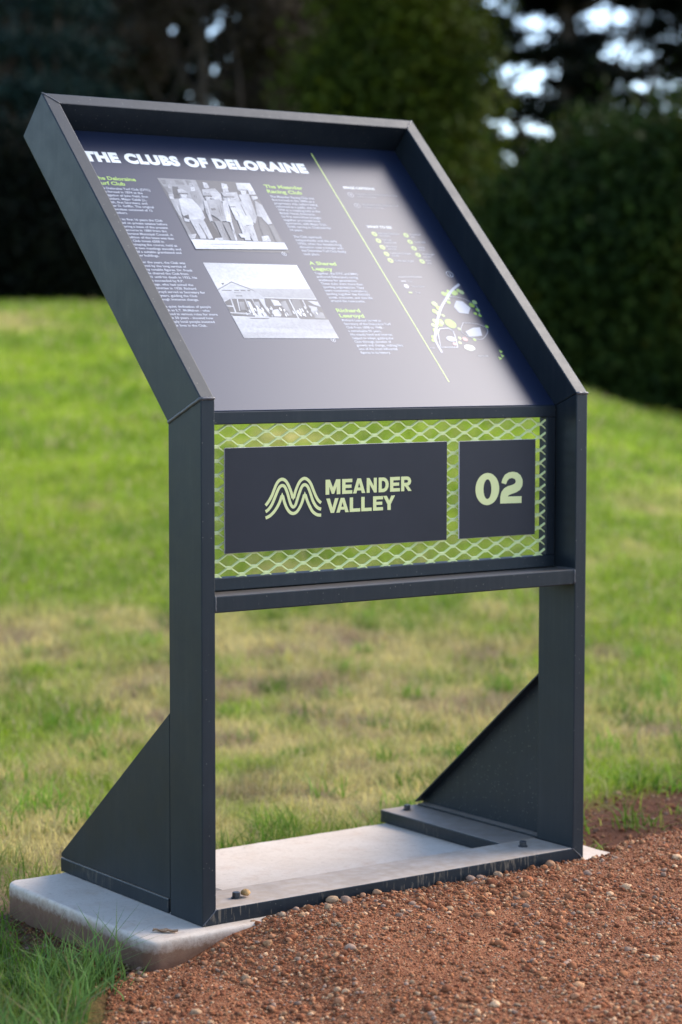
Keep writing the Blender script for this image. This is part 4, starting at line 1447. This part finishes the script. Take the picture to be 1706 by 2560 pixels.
NB = board('name_board', 0.0947, 0.6690, 0.7446, 0.9600)
NU = board('number_board', 0.7030, 0.9213, 0.7450, 0.9593)
WAVES = ([(.1937, .8395), (.2010, .8470), (.2092, .8588), (.2150, .8710), (.2205, .8820), (.2270, .8893), (.2350, .8920), (.2430, .8890), (.2492, .8815), (.2545, .8715), (.2587, .8610), (.2612, .8520)],
         [(.2640, .8520), (.2665, .8610), (.2707, .8715), (.2760, .8815), (.2828, .8890), (.2910, .8920), (.2990, .8890), (.3062, .8815), (.3120, .8700), (.3182, .8569), (.3255, .8455), (.3332, .8393)],
         [(.1937, .8267), (.2010, .8310), (.2091, .8405), (.2158, .8530), (.2225, .8665), (.2285, .8760), (.2353, .8790), (.2415, .8760), (.2478, .8635), (.2530, .8480), (.2575, .8375), (.2626, .8335), (.2680, .8375), (.2725, .8480), (.2780, .8620), (.2845, .8750), (.2915, .8788), (.2990, .8745), (.3060, .8600), (.3120, .8450), (.3190, .8340), (.3260, .8285), (.3332, .8262)],
         [(.1937, .8135), (.2040, .8175), (.2144, .8254), (.2225, .8350), (.2291, .8460), (.2338, .8580)],
         [(.2362, .8580), (.2410, .8430), (.2465, .8318), (.2540, .8230), (.2626, .8200), (.2712, .8230), (.2788, .8317), (.2850, .8430), (.2903, .8580)],
         [(.2930, .8580), (.2980, .8450), (.3040, .8335), (.3100, .8240), (.3170, .8180), (.3245, .8145), (.3332, .8135)])
# the three wave lines of the emblem (the outer and inner ones meet in sharp points)
for idx in ((0, 1), (2,), (3, 4, 5)):
    vs, fs = [], []
    for w in idx:
        for q in ribbon(catmull(WAVES[w], 4), 0.0066):
            fs.append(tuple(range(len(vs), len(vs) + 4)))
            vs += [(a_, b_, 0.00003 * (w % 3)) for a_, b_ in q]
    if 0 in idx:
        fs.append(tuple(range(len(vs), len(vs) + 3)))
        vs += [(.2588, .8540, .0001), (.2664, .8540, .0001), (.2626, .8470, .0001)]
    if 3 in idx:
        for cx in (.2350, .2917):
            fs.append(tuple(range(len(vs), len(vs) + 3)))
            vs += [(cx - .0042, .8560, .0001), (cx + .0042, .8560, .0001), (cx, .8650, .0001)]
    flat('wave_line', vs, fs, NB, BY - 0.0005 - 0.00005 * idx[0])

# heavy letters drawn as strokes; unit cap height, x scaled per letter
GLYPH = {
    'M': (0.0381, [[(0, 0), (0, 1), (.29, 1), (.5, .46), (.71, 1), (1, 1), (1, 0), (.75, 0), (.75, .52), (.58, .04), (.42, .04), (.25, .52), (.25, 0)]]),
    'E': (0.0265, [[(0, 0), (0, 1), (1, 1), (1, .77), (.33, .77), (.33, .61), (.92, .61), (.92, .39), (.33, .39), (.33, .23), (1, .23), (1, 0)]]),
    'A': (0.0322, [[(0, 0), (.35, 1), (.5, 1), (.5, .70), (.40, .39), (.5, .39), (.5, .19), (.34, .19), (.28, 0)], [(1, 0), (.72, 0), (.66, .19), (.5, .19), (.5, .39), (.60, .39), (.5, .70), (.5, 1), (.65, 1)]]),
    'N': (0.0268, [[(0, 0), (0, 1), (.28, 1), (.70, .46), (.70, 1), (1, 1), (1, 0), (.73, 0), (.30, .56), (.30, 0)]]),
    'L': (0.0275, [[(0, 0), (0, 1), (.32, 1), (.32, .23), (1, .23), (1, 0)]]),
    'V': (0.0318, [[(0, 1), (.29, 1), (.5, .36), (.71, 1), (1, 1), (.64, 0), (.36, 0)]]),
    'Y': (0.0318, [[(0, 1), (.31, 1), (.5, .66), (.69, 1), (1, 1), (.64, .40), (.64, 0), (.36, 0), (.36, .40)]]),
}


def strip(outer, inner):
    return [[outer[i], outer[i + 1], inner[i + 1], inner[i]] for i in range(len(outer) - 1)]


def arc(cx, cy, rx, ry, a0, a1, n=14):
    return [(cx + rx * math.cos(math.radians(a0 + (a1 - a0) * k / n)), cy + ry * math.sin(math.radians(a0 + (a1 - a0) * k / n))) for k in range(n + 1)]


o_ = [(0, 1), (.45, 1)] + arc(.45, .5, .55, .5, 88, -88) + [(.45, 0), (0, 0)]
i_ = [(.31, .77), (.45, .77)] + arc(.45, .5, .24, .27, 88, -88) + [(.45, .23), (.31, .23)]
GLYPH['D'] = (0.0268, strip(o_, i_) + [[(0, 0), (0, 1), (.31, .77), (.31, .23)]])
o_ = [(0, 1), (.55, 1)] + arc(.55, .67, .43, .33, 88, -88) + [(.55, .34), (0, .34)]
i_ = [(.30, .77), (.52, .77)] + arc(.52, .67, .16, .10, 88, -88) + [(.52, .57), (.30, .57)]
GLYPH['R'] = (0.0275, strip(o_, i_) + [[(0, 0), (0, 1), (.30, .77), (.30, .57), (0, .34), (.30, .34), (.30, 0)], [(.36, .345), (.70, .345), (1.03, 0), (.69, 0)]])
GLYPH['R'] = (0.0275, strip(o_, i_) + [[(0, .34), (0, 1), (.30, .77), (.30, .57)], [(0, 0), (0, .34), (.31, .34), (.31, 0)], [(.38, .341), (.72, .341), (1.03, 0), (.69, 0)]])
for word, spots, z0, z1 in (('MEANDER', (652, 803, 903, 1030, 1142, 1250, 1355), 0.8558, 0.8872), ('VALLEY', (658, 750, 873, 980, 1090, 1185), 0.8170, 0.8476)):
    vs, fs = [], []
    for ch, px in zip(word, spots):
        w_, polys = GLYPH[ch]
        x0 = 0.3447 + (px - 652) * 0.0002822
        for q in polys:
            fs.append(tuple(range(len(vs), len(vs) + len(q))))
            vs += [(x0 + a * w_, z0 + b * (z1 - z0)) for a, b in q]
    flat('lettering', vs, fs, NB)
ring_o = arc(.7821, .8520, .0339, .0356, 0, 360, 40)
ring_i = arc(.7823, .8517, .0112, .0218, 0, 360, 40)
vs, fs = [], []
for q in strip(ring_o, ring_i):
    fs.append(tuple(range(len(vs), len(vs) + 4)))
    vs += q
flat('numeral', vs, fs, NU)
two = [(745, 835), (760, 770), (800, 700), (860, 662), (930, 650), (1000, 662), (1055, 705), (1085, 765), (1092, 815), (1085, 880), (1050, 945), (990, 985), (920, 1010), (870, 1030), (845, 1055), (1075, 1048), (1075, 1160), (725, 1170), (728, 1060), (745, 980), (790, 920), (850, 885), (920, 865), (965, 840), (978, 800), (962, 768), (915, 752), (870, 765), (840, 800), (820, 855)]
vs = [(.8188 + (u - 725) * .0001774, .8183 - (w_ - 1170) * .0001365 - (u - 725) * 6.9e-6) for u, w_ in two]
flat('numeral', vs, [tuple(range(len(vs)))], NU)


# ---------------------------------------------------------------- single stones and a dry leaf
def pebble(label, x, y, z, r, colr, group=None):
    if y < 0:
        z = float(gravel_z(np.array([x]), np.array([y]))[0]) + 0.45 * r
    V, F = ICO2
    V2 = np.array(V) * np.array([1.2, 0.92, 0.72]) * r
    V2 = V2 * (1 + 0.32 * (fbm(V[:, 0] * 1.6 + x * 90, V[:, 1] * 2 + V[:, 2] * 1.7, 3)[:, None] - 0.5) * 2)
    a = random.uniform(0, 6.28)
    R_ = np.array([[math.cos(a), -math.sin(a), 0], [math.sin(a), math.cos(a), 0], [0, 0, 1]])
    V2 = V2 @ R_.T + np.array([x, y, z])
    o = np_mesh('pebble', V2, F, stone_m, colors=np.tile(np.array(colr), (len(V2), 1)), smooth=False)
    return tag(o, label, 'pebble', 'pebbles lying along the foot of the sign')


pebble('pale round knobbly pebble, the largest one against the front of the base rail', 0.310, -0.014, 0.010, 0.0125, (0.40, 0.26, 0.15))
pebble('yellowish pebble touching the anchor bolt on the base rail', 0.1385, 0.054, HB + 0.0095, 0.0100, (0.50, 0.30, 0.13))
pebble('small tan pebble on the gravel closest to the left post', 0.1115, -0.016, 0.003, 0.0072, (0.36, 0.21, 0.12))
pebble('orange tan pebble midway along the base rail, right one of a touching pair', 0.4253, -0.014, 0.012, 0.0092, (0.42, 0.24, 0.13))
pebble('brown tan pebble midway along the base rail, left one of a touching pair', 0.3890, -0.013, 0.014, 0.0078, (0.34, 0.18, 0.10))
pebble('big tan lump of stone at the far right end of the base rail', 0.9047, -0.020, 0.012, 0.0130, (0.36, 0.20, 0.11))
pebble('rounded brown grey pebble right of centre against the base rail', 0.678, -0.016, 0.018, 0.0095, (0.36, 0.23, 0.16))
pebble('pale tan pebble right of centre just below the base rail', 0.7515, -0.020, 0.013, 0.0100, (0.38, 0.24, 0.14))
pebble('flat pale pebble lying out on the gravel in front of the sign', 0.160, -0.05, -0.0235, 0.0078, (0.44, 0.29, 0.18))

leaf_b = mat('dry_leaf', (0.30, 0.17, 0.09), 0.8, 0.2)
lk(leaf_b, ramp(leaf_b, noise(leaf_b, 90, 4).outputs[0], [(0.3, (0.22, 0.12, 0.065)), (0.7, (0.42, 0.27, 0.16))]).outputs[0], bsdf(leaf_b).inputs['Base Color'])
a0, a1 = Vector((-0.0986, 0.030, 0.001)), Vector((-0.0623, -0.007, 0.001))
ax = (a1 - a0).normalized()
pp = Vector((-ax.y, ax.x, 0))
V, F = [], []
N_ = 9
for i in range(N_):
    t_ = i / (N_ - 1)
    w_ = 0.0075 * math.sin(math.pi * min(max(t_, 0.06), 0.94)) ** 0.6 * (1 + 0.25 * math.sin(i * 2.3))
    c_ = a0.lerp(a1, t_)
    for s_ in (-1, -.4, .4, 1):
        V.append(c_ + pp * w_ * s_ + Vector((0, 0, 0.0005 + 0.0035 * abs(s_) ** 1.5 + 0.0015 * math.sin(i * 1.7 + s_))))
for i in range(N_ - 1):
    for k in range(3):
        F.append((i * 4 + k, i * 4 + k + 1, i * 4 + k + 5, i * 4 + k + 4))
nV = len(V)
V = V + [p_ + Vector((0, 0, 0.0007)) for p_ in V]
F = F + [tuple(i + nV for i in f[::-1]) for f in F]
o = build('dry_leaf', V, F, leaf_b, None, 0, smooth=True)
tag(o, 'small curled brown dry leaf on the slab corner beside the left post', 'leaf')
